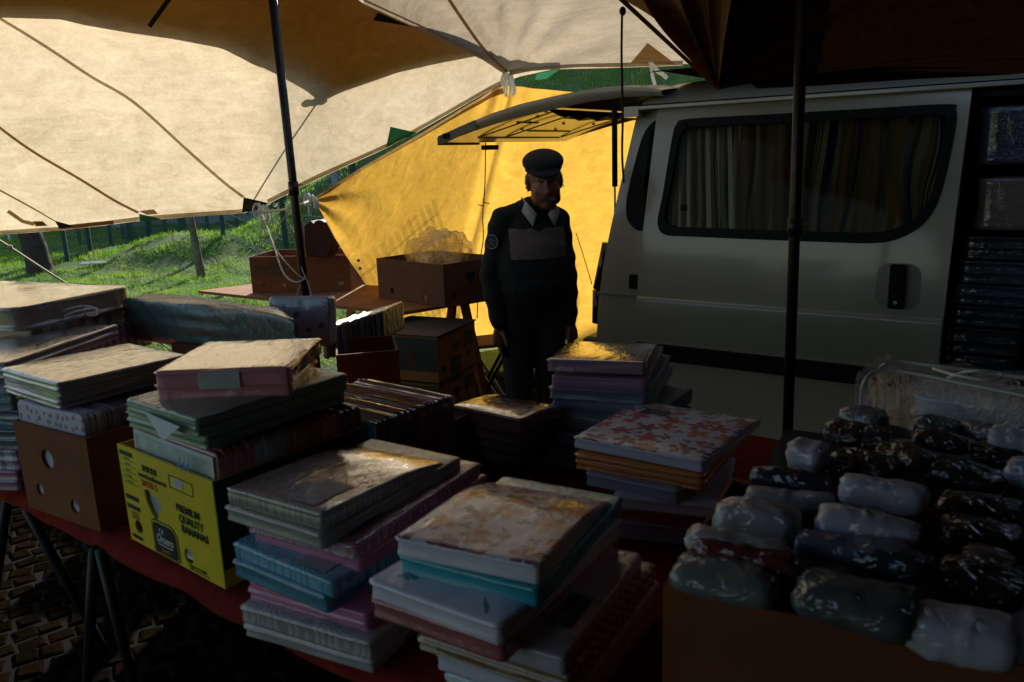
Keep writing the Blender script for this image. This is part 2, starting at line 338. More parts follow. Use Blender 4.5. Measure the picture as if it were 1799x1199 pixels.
# ------------------------------------------------------------------ trees
BARK = mat('bark', (.05, .038, .028), .95, 0, .45, 18, 1, 30); BARK2 = mat('pale_mottled_bark', (.16, .13, .09), .95, 0, .6, 14, 1, 40)
k = NT('leaf'); k.t.nodes.remove(k.b); lc = k.mix(k.n('NewGeometry').outputs['Random Per Island'], (.03, .08, .015), (.09, .16, .03)); a = k.n('BsdfTranslucent'); b = k.n('BsdfDiffuse'); k.set(a.inputs[0], lc); k.set(b.inputs[0], lc)
mx = k.n('MixShader', i_0=.45); k.t.links.new(b.outputs[0], mx.inputs[1]); k.t.links.new(a.outputs[0], mx.inputs[2]); k.t.links.new(mx.outputs[0], k.o.inputs[0]); LEAF = k.m
def leafcloud(cs, n, sz):
    V = []; F = []
    for _ in range(n):
        c, r = random.choice(cs); u = Vector([random.gauss(0, 1) for _ in range(3)]).normalized()*r*random.random()**.4
        p = Vector(c)+Vector((u.x, u.y, u.z*.75)); a = Vector([random.gauss(0, 1) for _ in range(3)]).normalized(); b = a.orthogonal().normalized(); s = sz*random.uniform(.6, 1.3)
        k0 = len(V); V.extend([p-b*s*.4, p+a*s, p+b*s*.4, p-a*s*.6]); F.append((k0, k0+1, k0+2, k0+3))
    return V, F
def tree(label, base, pts, r0, r1, crown, bark):
    e = empty('tree', base); tag(e, label, 'tree')
    t = crv(pts, 6); m = len(t); mb = MB().tube(t, [(r0+(r1-r0)*(i/(m-1))**.7)*(1+.5*math.exp(-i*.9)) * (1+.12*noise.noise(Vector((i*.7, 0, r0*9)))) for i in range(m)], 12)
    top = Vector(pts[-1])
    for c, r in crown[:6]: mb.tube([Vector(pts[-2]).lerp(top, .5), top.lerp(Vector(c), .5)+Vector((0, 0, -.1)), Vector(c)], r1*.7, 6, r1*.2)
    mb.build('trunk', bark, e, True)
    V, F = leafcloud(crown, 2600, .09); mesh('crown', V, F, LEAF, e)
b1 = Z(74, 484, 0); tree('thick dark tree trunk leaning on the lawn at far left', (b1.x, b1.y, H(b1.x, b1.y)), [(0, 0, -.1), (-.06, 0, .5), (-.17, 0, 1.1), (-.3, .1, 2.2), (-.35, .1, 3.4)], .21, .12, [((-.4, 0, 4.6), 1.1), ((-1.2, .3, 4.2), .8), ((.5, .3, 4.3), .9), ((-.2, .8, 5.2), .8)], BARK)
b2 = Z(355, 489, 0); tree('slender young tree with pale mottled bark in front of the fence', (b2.x, b2.y, H(b2.x, b2.y)), [(0, 0, -.1), (-.03, 0, .4), (-.06, 0, .9), (-.1, 0, 1.7), (-.1, 0, 2.6)], .065, .04, [((-.1, 0, 3.2), .6), ((.3, 0, 3), .4), ((-.5, .1, 3.1), .4)], BARK2)
# far side of the park
HED = leafcloud
def hedge(label, p0, p1, hgt, name='hedge'):
    p0 = Vector(p0); p1 = Vector(p1); cs = []
    n = int((p1-p0).length/.9)
    for i in range(n+1):
        q = p0.lerp(p1, i/n); cs.append(((q.x+random.uniform(-.3, .3), q.y+random.uniform(-.4, .4), random.uniform(.3, .7)*hgt), hgt*.55))
    V, F = leafcloud(cs, 2400, .22); tag(mesh(name, V, F, LEAF), label, 'hedge')
hedge('long dark hedge closing the far side of the park lawn', (-34, 27), (-12, 30), 2.6)
hedge('dark bushes far off behind the second fence', (-15, 25), (-7, 24), 2.4)
cb = empty('concrete_building', (-9.6, 24.2, 0)); tag(cb, 'low pale concrete building far behind the fence posts', 'building')
MB().box((0, 0, 1.5), (4.6, 3, 3), .1).build('wall', mat('pale_concrete', (.33, .34, .36), .9, 0, .2, 2, .2, 10), cb); MB().box((0, 0, 3.08), (4.9, 3.3, .16), .1).build('roof', mat('roof_felt', (.1, .1, .1), .9), cb)
for i in range(3): MB().box((-1.5+i*1.4, -1.53+(-1.5+i*1.4)*.1, 1.4), (.8, .06, 1.0), .1).build('window', BLACK, cb)
for i, (px, py) in enumerate([(18, 424), (40, 425)]):
    p = Z(px, py, .0); tag(MB().box((p.x, p.y, .45), (.35, .1, .5)).box((p.x, p.y, .1), (.05, .05, .4)).build('notice_board', mat('board_white%d' % i, (.6, .6, .6), .6)), ['small pale notice board at the far edge of the lawn, leftmost one', 'small pale notice board at the far edge of the lawn, nearer the thick trunk'][i], 'sign')
tag(MB().box(Z(167, 462, .14), (.42, .3, .02), .2).build('drain_cover', GALV), 'flat grey metal cover lying in the grass by the fence', 'drain cover')
# ================================================================== TARPS
def t1_edge(x): return interp(x, [-260, 0, 110, 240, 430, 470, 560, 700, 860, 905, 980, 1100], [436, 411, 404, 388, 374, 357, 312, 249, 158, 137, 120, 110])
def t1_d(x, y):
    yb = t1_edge(x); db = interp(x, [-260, 0, 470, 890, 1100], [4.0, 4.1, 4.15, 4.95, 5.35]); dt = interp(x, [-260, 0, 470, 890, 1100], [3.8, 3.85, 3.9, 4.3, 4.5])
    t = (yb-y)/(yb+160); return db+(dt-db)*t + .06*math.sin(math.pi*min(1, max(0, t)))
def T1(x, y, off=0.0):
    p = P(x, y, t1_d(x, y)); return p + (EYE-p).normalized()*off
def tarp_grid(x0, x1, nx, edge, top, fn, ny, scal=None, extra=None, curve=1.0):
    G = []
    for j in range(ny+1):
        t = j/ny; r = []
        for i in range(nx+1):
            x = x0+(x1-x0)*i/nx; e = edge(x); tp = top(x) if callable(top) else top; y = e+(min(tp, e-4)-e)*t; r.append(fn(x, y))
        G.append(r)
    return G
e = empty('tan_tarp', T1(468, 357)); tag(e, 'large sunlit tan canvas tarp with long seams sloping down at the left', 'tarp'); e.location = (0, 0, 0)
def t1_top(x): return interp(x, [-260, 610, 640, 700, 760, 850, 893, 985], [-160, -160, -60, -10, 20, 66, 92, 96])
G = tarp_grid(-260, 985, 70, t1_edge, t1_top, T1, 26)
for r in G:
    for v in r: v += Vector((0, 1, .3))*(.025*noise.noise(Vector((v.x*1.3, v.z*4, 1))))
# unseen run of the tarp over stall and camera, added to darken below
last = G[-1][:49]; GX = [last]
for t, yy, zz in ((.33, 1.2, 2.75), (.66, -.6, 2.6), (1, -2.4, 2.4)): GX.append([Vector((v.x*(1-.2*t), yy+v.x*.1, zz)) for v in last])
MB().grid(G).build('canvas', TAN, e, True); MB().grid(GX).build('canvas', TAN, e, True)
def strip(pxs, wd, m, parent, fn=T1, off=.012, name='seam', n=10):
    """a doubled strip of cloth along a path on the tarp; wd in metres"""
    q = []
    for i in range(len(pxs)-1):
        for k_ in range(n): t = k_/n; q.append((pxs[i][0]+(pxs[i+1][0]-pxs[i][0])*t, pxs[i][1]+(pxs[i+1][1]-pxs[i][1])*t))
    q.append(pxs[-1]); pts = [fn(x, y, off) for x, y in q]; A = []; B = []
    for i, p in enumerate(pts):
        t = (pts[min(i+1, len(pts)-1)]-pts[max(0, i-1)]).normalized(); s = t.cross((EYE-p).normalized()).normalized(); A.append(p-s*wd/2); B.append(p+s*wd/2)
    return MB().grid([A, B]).build(name, m, parent)
def patch(pxs, m, parent, fn=T1, off=.02, name='corner_patch'):
    return mesh(name, [fn(x, y, off) for x, y in pxs], [tuple(range(len(pxs)))], m, parent)
def cpx(p, n=6): return [(v.x, v.y) for v in crv([(a, b, 0) for a, b in p], n)]
strip(cpx([(-40, 12), (0, 33), (80, 82), (160, 135), (235, 180), (330, 265), (390, 318), (428, 347)]), .014, TAN, e, n=2)
strip(cpx([(-60, 175), (0, 225), (60, 268), (140, 315), (200, 352), (243, 374)]), .013, BRN, e, n=2)
strip(cpx([(-60, 305), (0, 335), (50, 362), (97, 388)]), .008, BRN, e, n=2)
patch([(428, 347), (472, 357), (450, 370), (425, 374)], BLKP, e)
patch([(96, 388), (132, 398), (104, 402)], BLKP, e); patch([(244, 376), (272, 382), (284, 386), (246, 389)], GRN, e)
patch([(244, 371), (270, 368), (278, 376), (258, 378)], BRN, e, off=.022); patch([(60, 390), (75, 389), (84, 397), (66, 398)], BRN, e, off=.022)
strip([(14, 371), (40, 389), (60, 394)], .02, BRN, e, n=3); patch([(58, 389), (75, 389), (84, 397), (62, 398)], BRN, e, off=.026)
strip([(104, 400), (170, 393), (200, 391)], .02, BRN, e, n=3)
patch([(686, 223), (735, 234), (700, 248), (678, 260)], GRN, e); patch([(944, 128), (985, 121), (960, 139), (940, 141)], GRN, e)
strip(cpx([(470, 355), (560, 310), (700, 246), (860, 156), (900, 137)]), .022, TAN, e, n=3, off=.008, name='hem')
strip(cpx([(0, 409), (110, 401), (240, 385), (430, 371)]), .02, TAN, e, n=3, off=.008, name='hem')
# second tarp lying over the first: it shades the first one
def t2_edge(x): return interp(x, [-260, 0, 50, 110, 150, 225, 300, 385, 400, 450, 465, 498, 530, 548, 558, 600, 700, 760, 860, 1000], [24, 31, 32, 34, 44, 58, 70, 86, 92, 117, 121, 138, 156, 168, 183, 163, 127, 114, 96, 80])
def T2(x, y, off=0.0): return T1(x, y)+SUN*.16
e2 = empty('brown_tarp', (0, 0, 0)); tag(e2, 'upper tarp lying over the tan one and shading it brown along the top', 'tarp')
G = tarp_grid(-260, 870, 120, t2_edge, t1_top, T2, 8); last = G[-1][:93]; GX = [last]
for yy, zz in ((1.4, 2.95), (-.6, 2.8), (-2.4, 2.5)): GX.append([Vector((v.x, yy, zz)) for v in last])  # unseen overhead run, added for darkness under the tarps
MB().grid(G).build('canvas', BRNU, e2, True); MB().grid(GX).build('canvas', BRNU, e2, True)
mb = MB(); c = T2(552, 181); 
for dx, dz in ((0, 0), (-.03, .005), (.03, -.003)): mb.ell(c+Vector((dx, 0, dz)), (.025, .02, .018), 10, 6)
mb.build('knot', ROPED, e2); 
for (a, b, ww, mm) in [((300, -5), (262, 47), .02, BLKP)]: strip([a, b], ww, mm, e, n=3, name='strap')
patch([(655, 36), (664, 22), (700, 38), (722, 47)], BLKP, e, off=.03)
tag(MB().tube([T1(x, y)+SUN*.1 for x, y in ((555, 184), (500, 265), (447, 350))], .004, 5).build('guy_rope', ROPED), 'thin rope from the upper tarp corner, its shadow showing through the tan tarp', 'rope')
# third tarp, grey-tan, upper centre
def t3_edge(x): return interp(x, [560, 640, 700, 760, 850, 893, 930, 960, 1020, 1100, 1200, 1330], [-60, 0, 28, 56, 102, 129, 126, 122, 118, 117, 113, 118])
def t3_d(x, y):
    yb = t3_edge(x); db = interp(x, [560, 640, 893, 1100, 1330], [3.7, 3.75, 4.85, 5.1, 5.0]); dt = interp(x, [560, 893, 1330], [3.4, 3.5, 3.6]); t = (yb-y)/(yb+200) if yb > -190 else 0
    return db+(dt-db)*t
def T3(x, y, off=0.0):
    p = P(x, y, t3_d(x, y)); d = math.hypot(x-893, (y-129)); a = math.atan2(129-y, x-893)
    p += Vector((0, 1, .25))*(.05*math.sin(a*13)*math.exp(-d/170)*min(1, d/40)); return p+(EYE-p).normalized()*off
e3 = empty('grey_tan_tarp', (0, 0, 0)); tag(e3, 'greyish tan tarp gathered to a knot above the man, upper centre', 'tarp')
G = tarp_grid(560, 1330, 70, t3_edge, -200, T3, 24)
MB().grid(G).build('canvas', TAN2, e3, True)
strip(cpx([(770, -30), (810, 30), (850, 85), (891, 127)]), .016, BRN, e3, T3, n=3); patch([(1108, 112), (1138, 76), (1187, 113)], BRN, e3, T3, .012)
strip(cpx([(895, 128), (960, 120), (1100, 115), (1200, 111)]), .03, TAN2, e3, T3, n=3, name='hem')
strip([(562, -58), (640, 3), (760, 58), (850, 104), (888, 128)], .02, TAN2, e3, T3, n=4, name='hem')
mb = MB(); c = T3(1143, 109, .02); mb.ell(c, (.016, .012, .016), 10, 6); mb.build('eyelet', GALV, e3)
mb = MB(); c0 = P(1144, 112, 4.95)
mb.tube(crv([c0, P(1146, 132, 4.93), P(1151, 152, 4.92), P(1150, 163, 4.9)]), .01, 6); mb.tube(crv([c0, P(1155, 125, 4.93), P(1163, 130, 4.93), P(1172, 138, 4.93)]), .012, 6)
tag(mb.build('tie_rope', RWHITE), 'short white rope tied through the eyelet of the grey tan tarp', 'rope')
# dark tarp over the van, gathered at the roof edge
K4 = P(1262, 157, 3.78)
rim = [(1088, -4, 2.95), (1125, -120, 2.6), (1200, -260, 2.3), (1330, -330, 2.1), (1500, -330, 1.9), (1700, -300, 1.75), (1950, -200, 1.7), (2150, 0, 1.8), (2200, 60, 1.9), (2150, 95, 2.1), (1900, 104, 2.62), (1799, 129, 2.86), (1600, 140, 3.12), (1450, 150, 3.36), (1330, 156, 3.58)]
rp = crv([P(*r) for r in rim], 36); e4 = empty('dark_tarp', (0, 0, 0)); tag(e4, 'very dark brown tarp gathered in folds at the van roof, overhead right', 'tarp')
G = []; nr = 30
for j in range(nr+1):
    t = j/nr; r = []
    for i, q in enumerate(rp):
        u = i/(len(rp)-1); p = K4.lerp(q, max(.012, t)); amp = .16*math.sin(math.pi*min(1, t*1.05))**.8*math.exp(-u*2.2)*(.4+.6*t)
        fold = math.sin(u*230+2*math.sin(u*40))*.42+math.sin(u*97)*.5
        p = p+Vector((.35, -.5, .6)).normalized()*(amp*.95*fold*sm(0, .02, u)) + Vector((0, 0, .05*math.sin(math.pi*t)))
        r.append(p)
    G.append(r)
DFOLD = tarp_mat('dark_tarp_lit_folds', (.34, .15, .03), (.06, .035, .015), .5, .4, 1.4)  # brighter copy of the dark cloth: light leaking through folds put in its colour
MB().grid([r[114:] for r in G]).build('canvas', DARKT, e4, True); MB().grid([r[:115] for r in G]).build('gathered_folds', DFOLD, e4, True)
# unseen dark canopy added over and behind the camera to block sky light
top = G[-1][:288:6]; G2 = [top]
for t, yy, zz, xx in ((.3, .8, 2.35, 0), (.6, -.6, 2.3, 0), (.8, -1.6, 2.0, .2), (.9, -1.8, 1.1, .3), (1, -1.9, .2, .3)): G2.append([Vector(((-2.4 if zz > 2.1 else -2.5)+(6.4 if zz > 2.1 else 6.5)*i/(len(top)-1), yy, zz)) for i in range(len(top))])
MB().grid(G2).build('canvas', DARKT, e4, True)
MB().grid([[(3.3-.1*j, y, z) for y in np.linspace(-1.9, 2.9, 12)] for j, z in enumerate((.2, 1.2, 2.3))]).build('light_block_flap', DARKT, e4)  # unseen flap, added to shut out light from the right
MB().tube([K4.lerp(q, t) for t, q in ((0, rp[0]), (.5, rp[0]), (1, rp[0]))], .008, 6).build('hem', BRN, e4)
MB().grid([[Vector((.61, 4.0, 1.985))+Vector((.824, -.566, 0))*x+Vector((.566, .824, 0))*y + Vector((0, 0, -.02*(y < .1)-.02*(y > 1.5))) for x in (.05, .6, 1.2, 2, 3.4)] for y in (.06, .2, .8, 1.4, 1.8)]).build('roof_cover', DARKT, e4)
# hanging rope
mb = MB(); mb.tube(crv([P(1093, 18, 2.95), P(1092, 100, 2.98), P(1094, 200, 3.0), P(1093, 270, 3.0), P(1096, 322, 3.0)]), .0042, 6); mb.ell(P(1094, 20, 2.95), (.012, .012, .016), 8, 6)
tag(mb.build('hanging_rope', ROPED), 'dark rope hanging straight down in front of the van rear', 'rope')
# ------------------------------------------------------------------ yellow tarp
topE = crv([P(*q) for q in [(552, 352, 4.35), (640, 296, 4.7), (740, 238, 5.1), (840, 178, 5.45), (892, 152, 5.6), (960, 158, 5.8), (1040, 166, 6.0), (1130, 176, 6.2), (1230, 190, 6.3)]], 10)
botE = crv([P(*q) for q in [(552, 352, 4.35), (592, 425, 4.75), (630, 482, 5.1), (690, 560, 5.7), (780, 602, 6.4), (870, 604, 6.6), (960, 606, 6.65), (1060, 606, 6.7), (1230, 606, 6.7)]], 10)
G = []; ny = 28
for j in range(ny+1):
    t = j/ny; r = []
    for i in range(len(topE)):
        u = i/(len(topE)-1); p = topE[i].lerp(botE[i], t)
        fold = .09*math.exp(-((u-.505)/.012)**2)-.07*math.exp(-((u-.53)/.02)**2)
        fan = .045*math.sin(t*18)*math.exp(-u*7)*min(1, u*20); fan2 = .05*math.sin((u-.5)*60)*math.exp(-t*7)*math.exp(-((u-.5)/.12)**2)
        wv = .03*noise.noise(Vector((u*8, t*5, 3)))+.012*noise.noise(Vector((u*26, t*16, 8)))
        sag = -.10*math.sin(math.pi*t)*math.exp(-((u-.2)/.2)**2)
        r.append(p+Vector((.1, -1, 0))*(fold+fan+fan2+wv)+Vector((0, .8, 0))*sag)
    G.append(r)
ey = empty('yellow_tarp', (0, 0, 0)); tag(ey, 'bright yellow backlit canvas tarp hanging as a wall behind the man', 'tarp')
MB().grid(G).build('canvas', YEL, ey, True)
YG = G
mb = MB(); A = [G[0][i]+Vector((0, -.01, .012)) for i in range(41)]; B = [G[1][i].lerp(G[0][i], .35)+Vector((0, -.02, 0)) for i in range(41)]; mb.grid([A, B]).build('hem', BRN, ey)
mb = MB(); mb.grid([[G[j][0 + int(40*s)]+Vector((0, -.012, 0)) for j in range(0, ny+1)] for s in (0,)]+[[G[j][1]+Vector((0, -.012, 0)) for j in range(0, ny+1)]])
for (x, y) in [(629, 458), (632, 472)]: MB().tube([P(x, y, 5.0), P(x+1, y, 4.98)], .010, 10).build('eyelet', GALV, ey)
strip([(640, 467), (760, 408), (840, 360)], .006, BRN, ey, lambda x, y, off: P(x, y, interp(x, [640, 840, 1100], [4.8, 5.3, 5.8])), n=2, name='seam') if False else None
# knots and ties
def knot(c, n, r, spread, m, name, label):
    mb = MB(); c = Vector(c); rr = random.Random(n*7+1)
    for i in range(n):
        a = Vector([rr.gauss(0, 1) for _ in range(3)]).normalized(); mb.tube(crv([c, c+a*spread*.5+Vector((0, 0, .02)), c+a*spread+Vector((0, 0, -spread*.5)), c+a*spread*.8+Vector((0, 0, -spread*1.2))], 4), r, 5)
    mb.ell(c, (spread*.35, spread*.3, spread*.35), 10, 7); return tag(mb.build(name, m, None, True), label, 'rope')
knot(P(893, 137, 4.85), 14, .006, .055, RWHITE, 'rope_knot', 'bunch of white rag ends knotting the two tarps above the liftgate')
knot(P(458, 371, 4.1), 5, .006, .05, RWHITE, 'rope_knot', 'white knot with tails at the dark corner of the tan tarp')
knot(P(545, 353, 4.3), 5, .009, .04, RWHITE, 'rope_knot', 'white rope knot at the left corner of the yellow tarp')
mb = MB(); 
mb.tube(crv([P(458, 372, 4.1), P(490, 370, 3.95), P(516, 364, 3.8), P(545, 353, 4.3)], 6), .006, 6)
mb.tube(crv([P(460, 374, 4.1), P(458, 410, 4.05), P(452, 450, 4.0)], 5), .004, 5); mb.tube(crv([P(460, 376, 4.1), P(480, 430, 3.9), P(498, 480, 3.75), P(520, 496, 3.7), P(538, 488, 3.7)], 6), .0045, 5)
mb.tube(crv([P(512, 364, 3.76), P(500, 382, 3.72), P(484, 410, 3.72), P(486, 440, 3.72), P(520, 480, 3.7), P(536, 490, 3.7)], 6), .0035, 5); mb.tube(crv([P(520, 366, 3.76), P(533, 400, 3.72), P(533, 440, 3.72), P(530, 470, 3.7), P(540, 495, 3.7), P(547, 520, 3.7)], 6), .0035, 5)
mb.tube(crv([P(508, 364, 3.76), P(503, 390, 3.72), P(520, 430, 3.72), P(534, 470, 3.72), P(522, 518, 3.7)], 6), .003, 5)
tag(mb.build('tie_string', ROPE), 'tangle of pale strings looped round the tent pole by the tarp corner', 'string')
tag(MB().tube(crv([P(853, 250, 4.9), P(852, 320, 4.9), P(848, 380, 4.9), P(849, 420, 4.9), P(842, 470, 4.9), P(838, 560, 4.9)], 6), .0035, 5).tube(crv([P(849, 350, 4.9), P(851, 356, 4.88), P(860, 358, 4.88)], 4), .003, 5).tube([P(848, 362, 4.9), P(840, 360, 4.88)], .003, 5).build('cord', ROPED), 'thin dark cord hanging before the yellow tarp left of the man', 'cord')
tag(MB().tube(crv([P(-60, 386, 4.0), P(15, 433, 4.4), P(100, 488, 4.8), P(205, 552, 5.3), P(300, 615, 5.8)], 6), .007, 6).ell(P(17, 434, 4.4), (.015, .015, .012), 8, 6).build('guy_rope', ROPE), 'pale guy rope running down to the grass at far left', 'rope')
tag(MB().tube(crv([P(1012, 410, 5.6), P(1022, 440, 5.5), P(1040, 500, 5.3)], 5), .003, 5).build('cord', ROPED), 'thin cord slanting beside the van tail light', 'cord')
# poles
def pole(a, b, r, label):
    a = Vector(a); b = Vector(b); d = (b-a).normalized(); b = b+d*((b.z-.03)/-d.z); e = empty('tent_pole', b); tag(e, label, 'pole'); L = a-b
    MB().tube([(0, 0, 0), L+(a-b).normalized()*.5], r, 16).build('shaft', POLE, e, True); MB().tube([(0, 0, -.0), (0, 0, .015)], r*2, 16).build('foot', BLACK, e)
    q = L.normalized(); MB().tube([L*.62, L*.62+q*.06], r*1.25, 16).build('collar', POLE, e, True); MB().tube([L*.64+Vector((0, 0, 0)), L*.64+Vector((.045, -.01, 0))], .004, 6).build('pin', GALV, e)
pole(P(477, -20, 3.68), P(536, 512, 3.72), .019, 'dark slanting tent pole at left with strings tied round it')
pole(P(1411, -30, 2.62), P(1385, 720, 2.75), .0185, 'dark upright tent pole in front of the van side window')
# ================================================================== VAN
van = empty('van', (.61, 4.0, 0), math.atan2(-.566, .824)); tag(van, 'cream white van with its rear liftgate up and side door slid open', 'van')
TU = .12
def sy(z, b=0): return b+(0 if z < .75 else TU*(z-.75)**2 if z < 1.25 else TU*(z-1.0)) + max(0, z-1.78)**2*6      # side plane leans in above the waist
def panel(outline, b, m, name, th=.03, hole=None, parent=van, bev=.006):
    """side panel: outline in (x, z), closed and triangulated with optional hole, given thickness"""
    bm = bmesh.new()
    def loop(o): vs = [bm.verts.new((x, 0, z)) for x, z in o]; return [bm.edges.new((vs[i], vs[(i+1) % len(vs)])) for i in range(len(vs))]
    ed = loop(outline)
    if hole: ed += loop(hole)
    bmesh.ops.triangle_fill(bm, use_beauty=True, use_dissolve=False, edges=ed)
    bmesh.ops.bisect_plane(bm, geom=bm.verts[:]+bm.edges[:]+bm.faces[:], plane_co=(0, 0, 1.0), plane_no=(0, 0, 1))
    for zz in (.3, .6, .75, .8, .85, .9, .95, 1.05, 1.1, 1.15, 1.2, 1.25, 1.3, 1.45, 1.6, 1.7, 1.78, 1.8, 1.82, 1.84): bmesh.ops.bisect_plane(bm, geom=bm.verts[:]+bm.edges[:]+bm.faces[:], plane_co=(0, 0, zz), plane_no=(0, 0, 1))
    r = bmesh.ops.extrude_face_region(bm, geom=bm.faces[:])
    nv = [g for g in r['geom'] if isinstance(g, bmesh.types.BMVert)]; ns = set(nv)
    for v in bm.verts:
        v.co.y = sy(v.co.z, b) + (0 if v in ns else th)
    bmesh.ops.recalc_face_normals(bm, faces=bm.faces[:])
    me = bpy.data.meshes.new(name); bm.to_mesh(me); bm.free(); me.materials.append(m); me.polygons.foreach_set('use_smooth', [True]*len(me.polygons)); me.set_sharp_from_angle(angle=.5); o = link(name, me, parent)
    if bev: q = o.modifiers.new('b', 'BEVEL'); q.width = bev; q.segments = 2; q.limit_method = 'ANGLE'; q.angle_limit = .7
    return o
def rr(x0, z0, x1, z1, r, n=6, skew=(0, 0, 0, 0)):
    out = []
    for (cx, cz, a0, rad) in ((x1-r[0], z0+r[0], -90, r[0]), (x1-r[1], z1-r[1], 0, r[1]), (x0+r[2], z1-r[2], 90, r[2]), (x0+r[3], z0+r[3], 180, r[3])):
        for i in range(n+1): a = math.radians(a0+90*i/n); out.append((cx+rad*math.cos(a), cz+rad*math.sin(a)))
    return out
# door: x .04..1.42, z .17...
def rake(o, k=.055, z0=.65): return [(x+max(0, z-z0)*k*(1 if x < .7 else .02), z) for x, z in o]
dout = [(1.415, .62), (1.418, 1.0), (1.425, 1.4), (1.435, 1.8), (.10, 1.8), (.085, 1.6), (.06, 1.25), (.04, 1.0), (.035, .62), (.035, .2), (1.41, .2)]
wout = [(.25, 1.192), (.6, 1.187), (.95, 1.184), (1.13, 1.186), (1.23, 1.21), (1.31, 1.27), (1.355, 1.36), (1.378, 1.5), (1.392, 1.66), (1.385, 1.72), (1.35, 1.742), (1.0, 1.742), (.6, 1.742), (.26, 1.742), (.205, 1.72), (.185, 1.65), (.155, 1.4), (.135, 1.27), (.15, 1.215), (.19, 1.194)]
wf = [(v.x, v.z) for v in crv([(x, 0, z) for x, z in wout+wout[:1]], 4)][:-1]
cx_, cz_ = .77, 1.47
def shrink(o, d): return [(x+(cx_-x)/math.hypot(cx_-x, cz_-z)*d*1.1, z+(cz_-z)/math.hypot(cx_-x, cz_-z)*d*(1.3 if abs(z-cz_) > .2 else 1)) for x, z in o]
door = panel(dout, 0, VAN, 'sliding_door', .035, shrink(wf, .015))
win = panel(wf, -.006, BLACK, 'side_window', .02, [(x+(cx_-x)*.055, z+(cz_-z)*.15) for x, z in wf], parent=van, bev=.004)
def glass_mat(name, f=.12, tint=(.35, .34, .3)):
    k = NT(name); k.t.nodes.remove(k.b); tr = k.n('BsdfTransparent'); k.set(tr.inputs[0], tint); g = k.n('BsdfGlossy'); g.inputs['Roughness'].default_value = .03; k.set(g.inputs[0], (1, 1, 1))
    fr = k.n('Fresnel'); fr.inputs[0].default_value = 1.09; mx = k.n('MixShader'); k.set(mx.inputs[0], fr.outputs[0]); k.t.links.new(tr.outputs[0], mx.inputs[1]); k.t.links.new(g.outputs[0], mx.inputs[2]); k.t.links.new(mx.outputs[0], k.o.inputs[0]); return k.m
GLASS = glass_mat('tinted_glass', tint=(.80, .80, .72)); GLASSD = glass_mat('dark_glass', tint=(.06, .06, .06))
panel([(x+(cx_-x)*.03, z+(cz_-z)*.1) for x, z in wf], .006, GLASS, 'pane', .004, parent=win, bev=0)
# curtain inside
k = NT('striped_curtain'); x = k.n('SeparateXYZ'); k.set(x.inputs[0], k.n('TexCoord').outputs['UV'])
st = k.ramp(k.math('FRACT', k.math('MULTIPLY', x.outputs[0], 2.75)), [(0, (.20, .115, .07)), (.16, (.30, .27, .21)), (.22, (.20, .115, .07)), (.36, (.28, .25, .20)), (.41, (.13, .09, .06)), (.44, (.28, .25, .20)), (.50, (.20, .115, .07)), (.55, (.03, .03, .035)), (.565, (.28, .25, .20)), (.58, (.03, .03, .035)), (.595, (.28, .25, .20)), (.61, (.03, .03, .035)), (.625, (.28, .25, .20)), (.68, (.02, .02, .03)), (.75, (.28, .25, .20)), (.80, (.20, .115, .07)), (.93, (.02, .02, .03)), (.96, (.28, .25, .20))])
st.node.color_ramp.interpolation = 'CONSTANT'; k.set(k.b.inputs['Base Color'], k.mix(k.noise(k.co(), 120, 2), st, k.mix(.8, (0, 0, 0), st))); k.b.inputs['Roughness'].default_value = .95; CURT = k.m
def curtain(name, x0, x1, z0, z1, y0, parent, amp=.018, nx=160, nz=14):
    V = []; uv = []
    for j in range(nz+1):
        for i in range(nx+1):
            u = i/nx; t = j/nz; ph = u*70+1.5*math.sin(u*9); a = amp*(.25+1.2*sm(.3, .9, u))*(1-.15*t)
            X = x0+(x1-x0)*u+.03*(1-t)*math.sin(u*7)+.012*math.sin(t*7+u*30)*sm(.6, 1, u); zz = z0+(z1-z0)*t + (.02*math.sin(u*22) if j == 0 else 0)
            V.append((X, sy(zz, y0)+a*math.sin(ph+.6*t)+.01*math.sin(ph*2.3+t*3), zz)); uv.append((u+.012*math.sin(t*5+u*20)*(1-t)*1.2, t))
    F = [(j*(nx+1)+i, j*(nx+1)+i+1, (j+1)*(nx+1)+i+1, (j+1)*(nx+1)+i) for j in range(nz) for i in range(nx)]
    o = mesh(name, V, F, CURT, parent, True); l = o.data.uv_layers.new(name='UVMap')
    for lp in o.data.loops: l.data[lp.index].uv = uv[lp.vertex_index]
    return o
curtain('curtain', .12, 1.40, 1.15, 1.78, .05, win)
MB().box((.28, .004, 1.33), (.035, .01, .03)).build('window_latch', BLACK, win, bev=.004)
# crease, rub strip, handle
def side_strip(name, x0, x1, z0, z1, b, th, m, parent, bev=.004): return MB().box(((x0+x1)/2, b-th/2+.002, (z0+z1)/2), (x1-x0, th, z1-z0)).build(name, m, parent, bev=bev)
mb = MB(); G = []
for z, dy in ((.885, .0005), (.878, -.010), (.86, -.012), (.80, -.011), (.72, -.006), (.66, .0005)): G.append([(x, dy, z) for x in (.04, .4, .8, 1.2, 1.413)])
mb.grid(G).build('door_swage', VAN, door, True)
side_strip('rub_strip', .04, 1.41, .565, .65, 0, .016, BLACK, door)
hb = rr(1.15, .915, 1.32, 1.105, (.05, .05, .05, .05)); hnd = panel(hb, -.003, mat('door_recess', (.20, .185, .145), .4, 0, .1), 'door_handle', .004, parent=door, bev=.002)
MB().box((1.235, -.016, 1.01), (.062, .024, .188)).build('grip', BLACK, hnd, bev=.008); MB().tube([(1.235, -.03, .945), (1.235, -.032, .945)], .008, 12).build('lock', GALV, hnd)
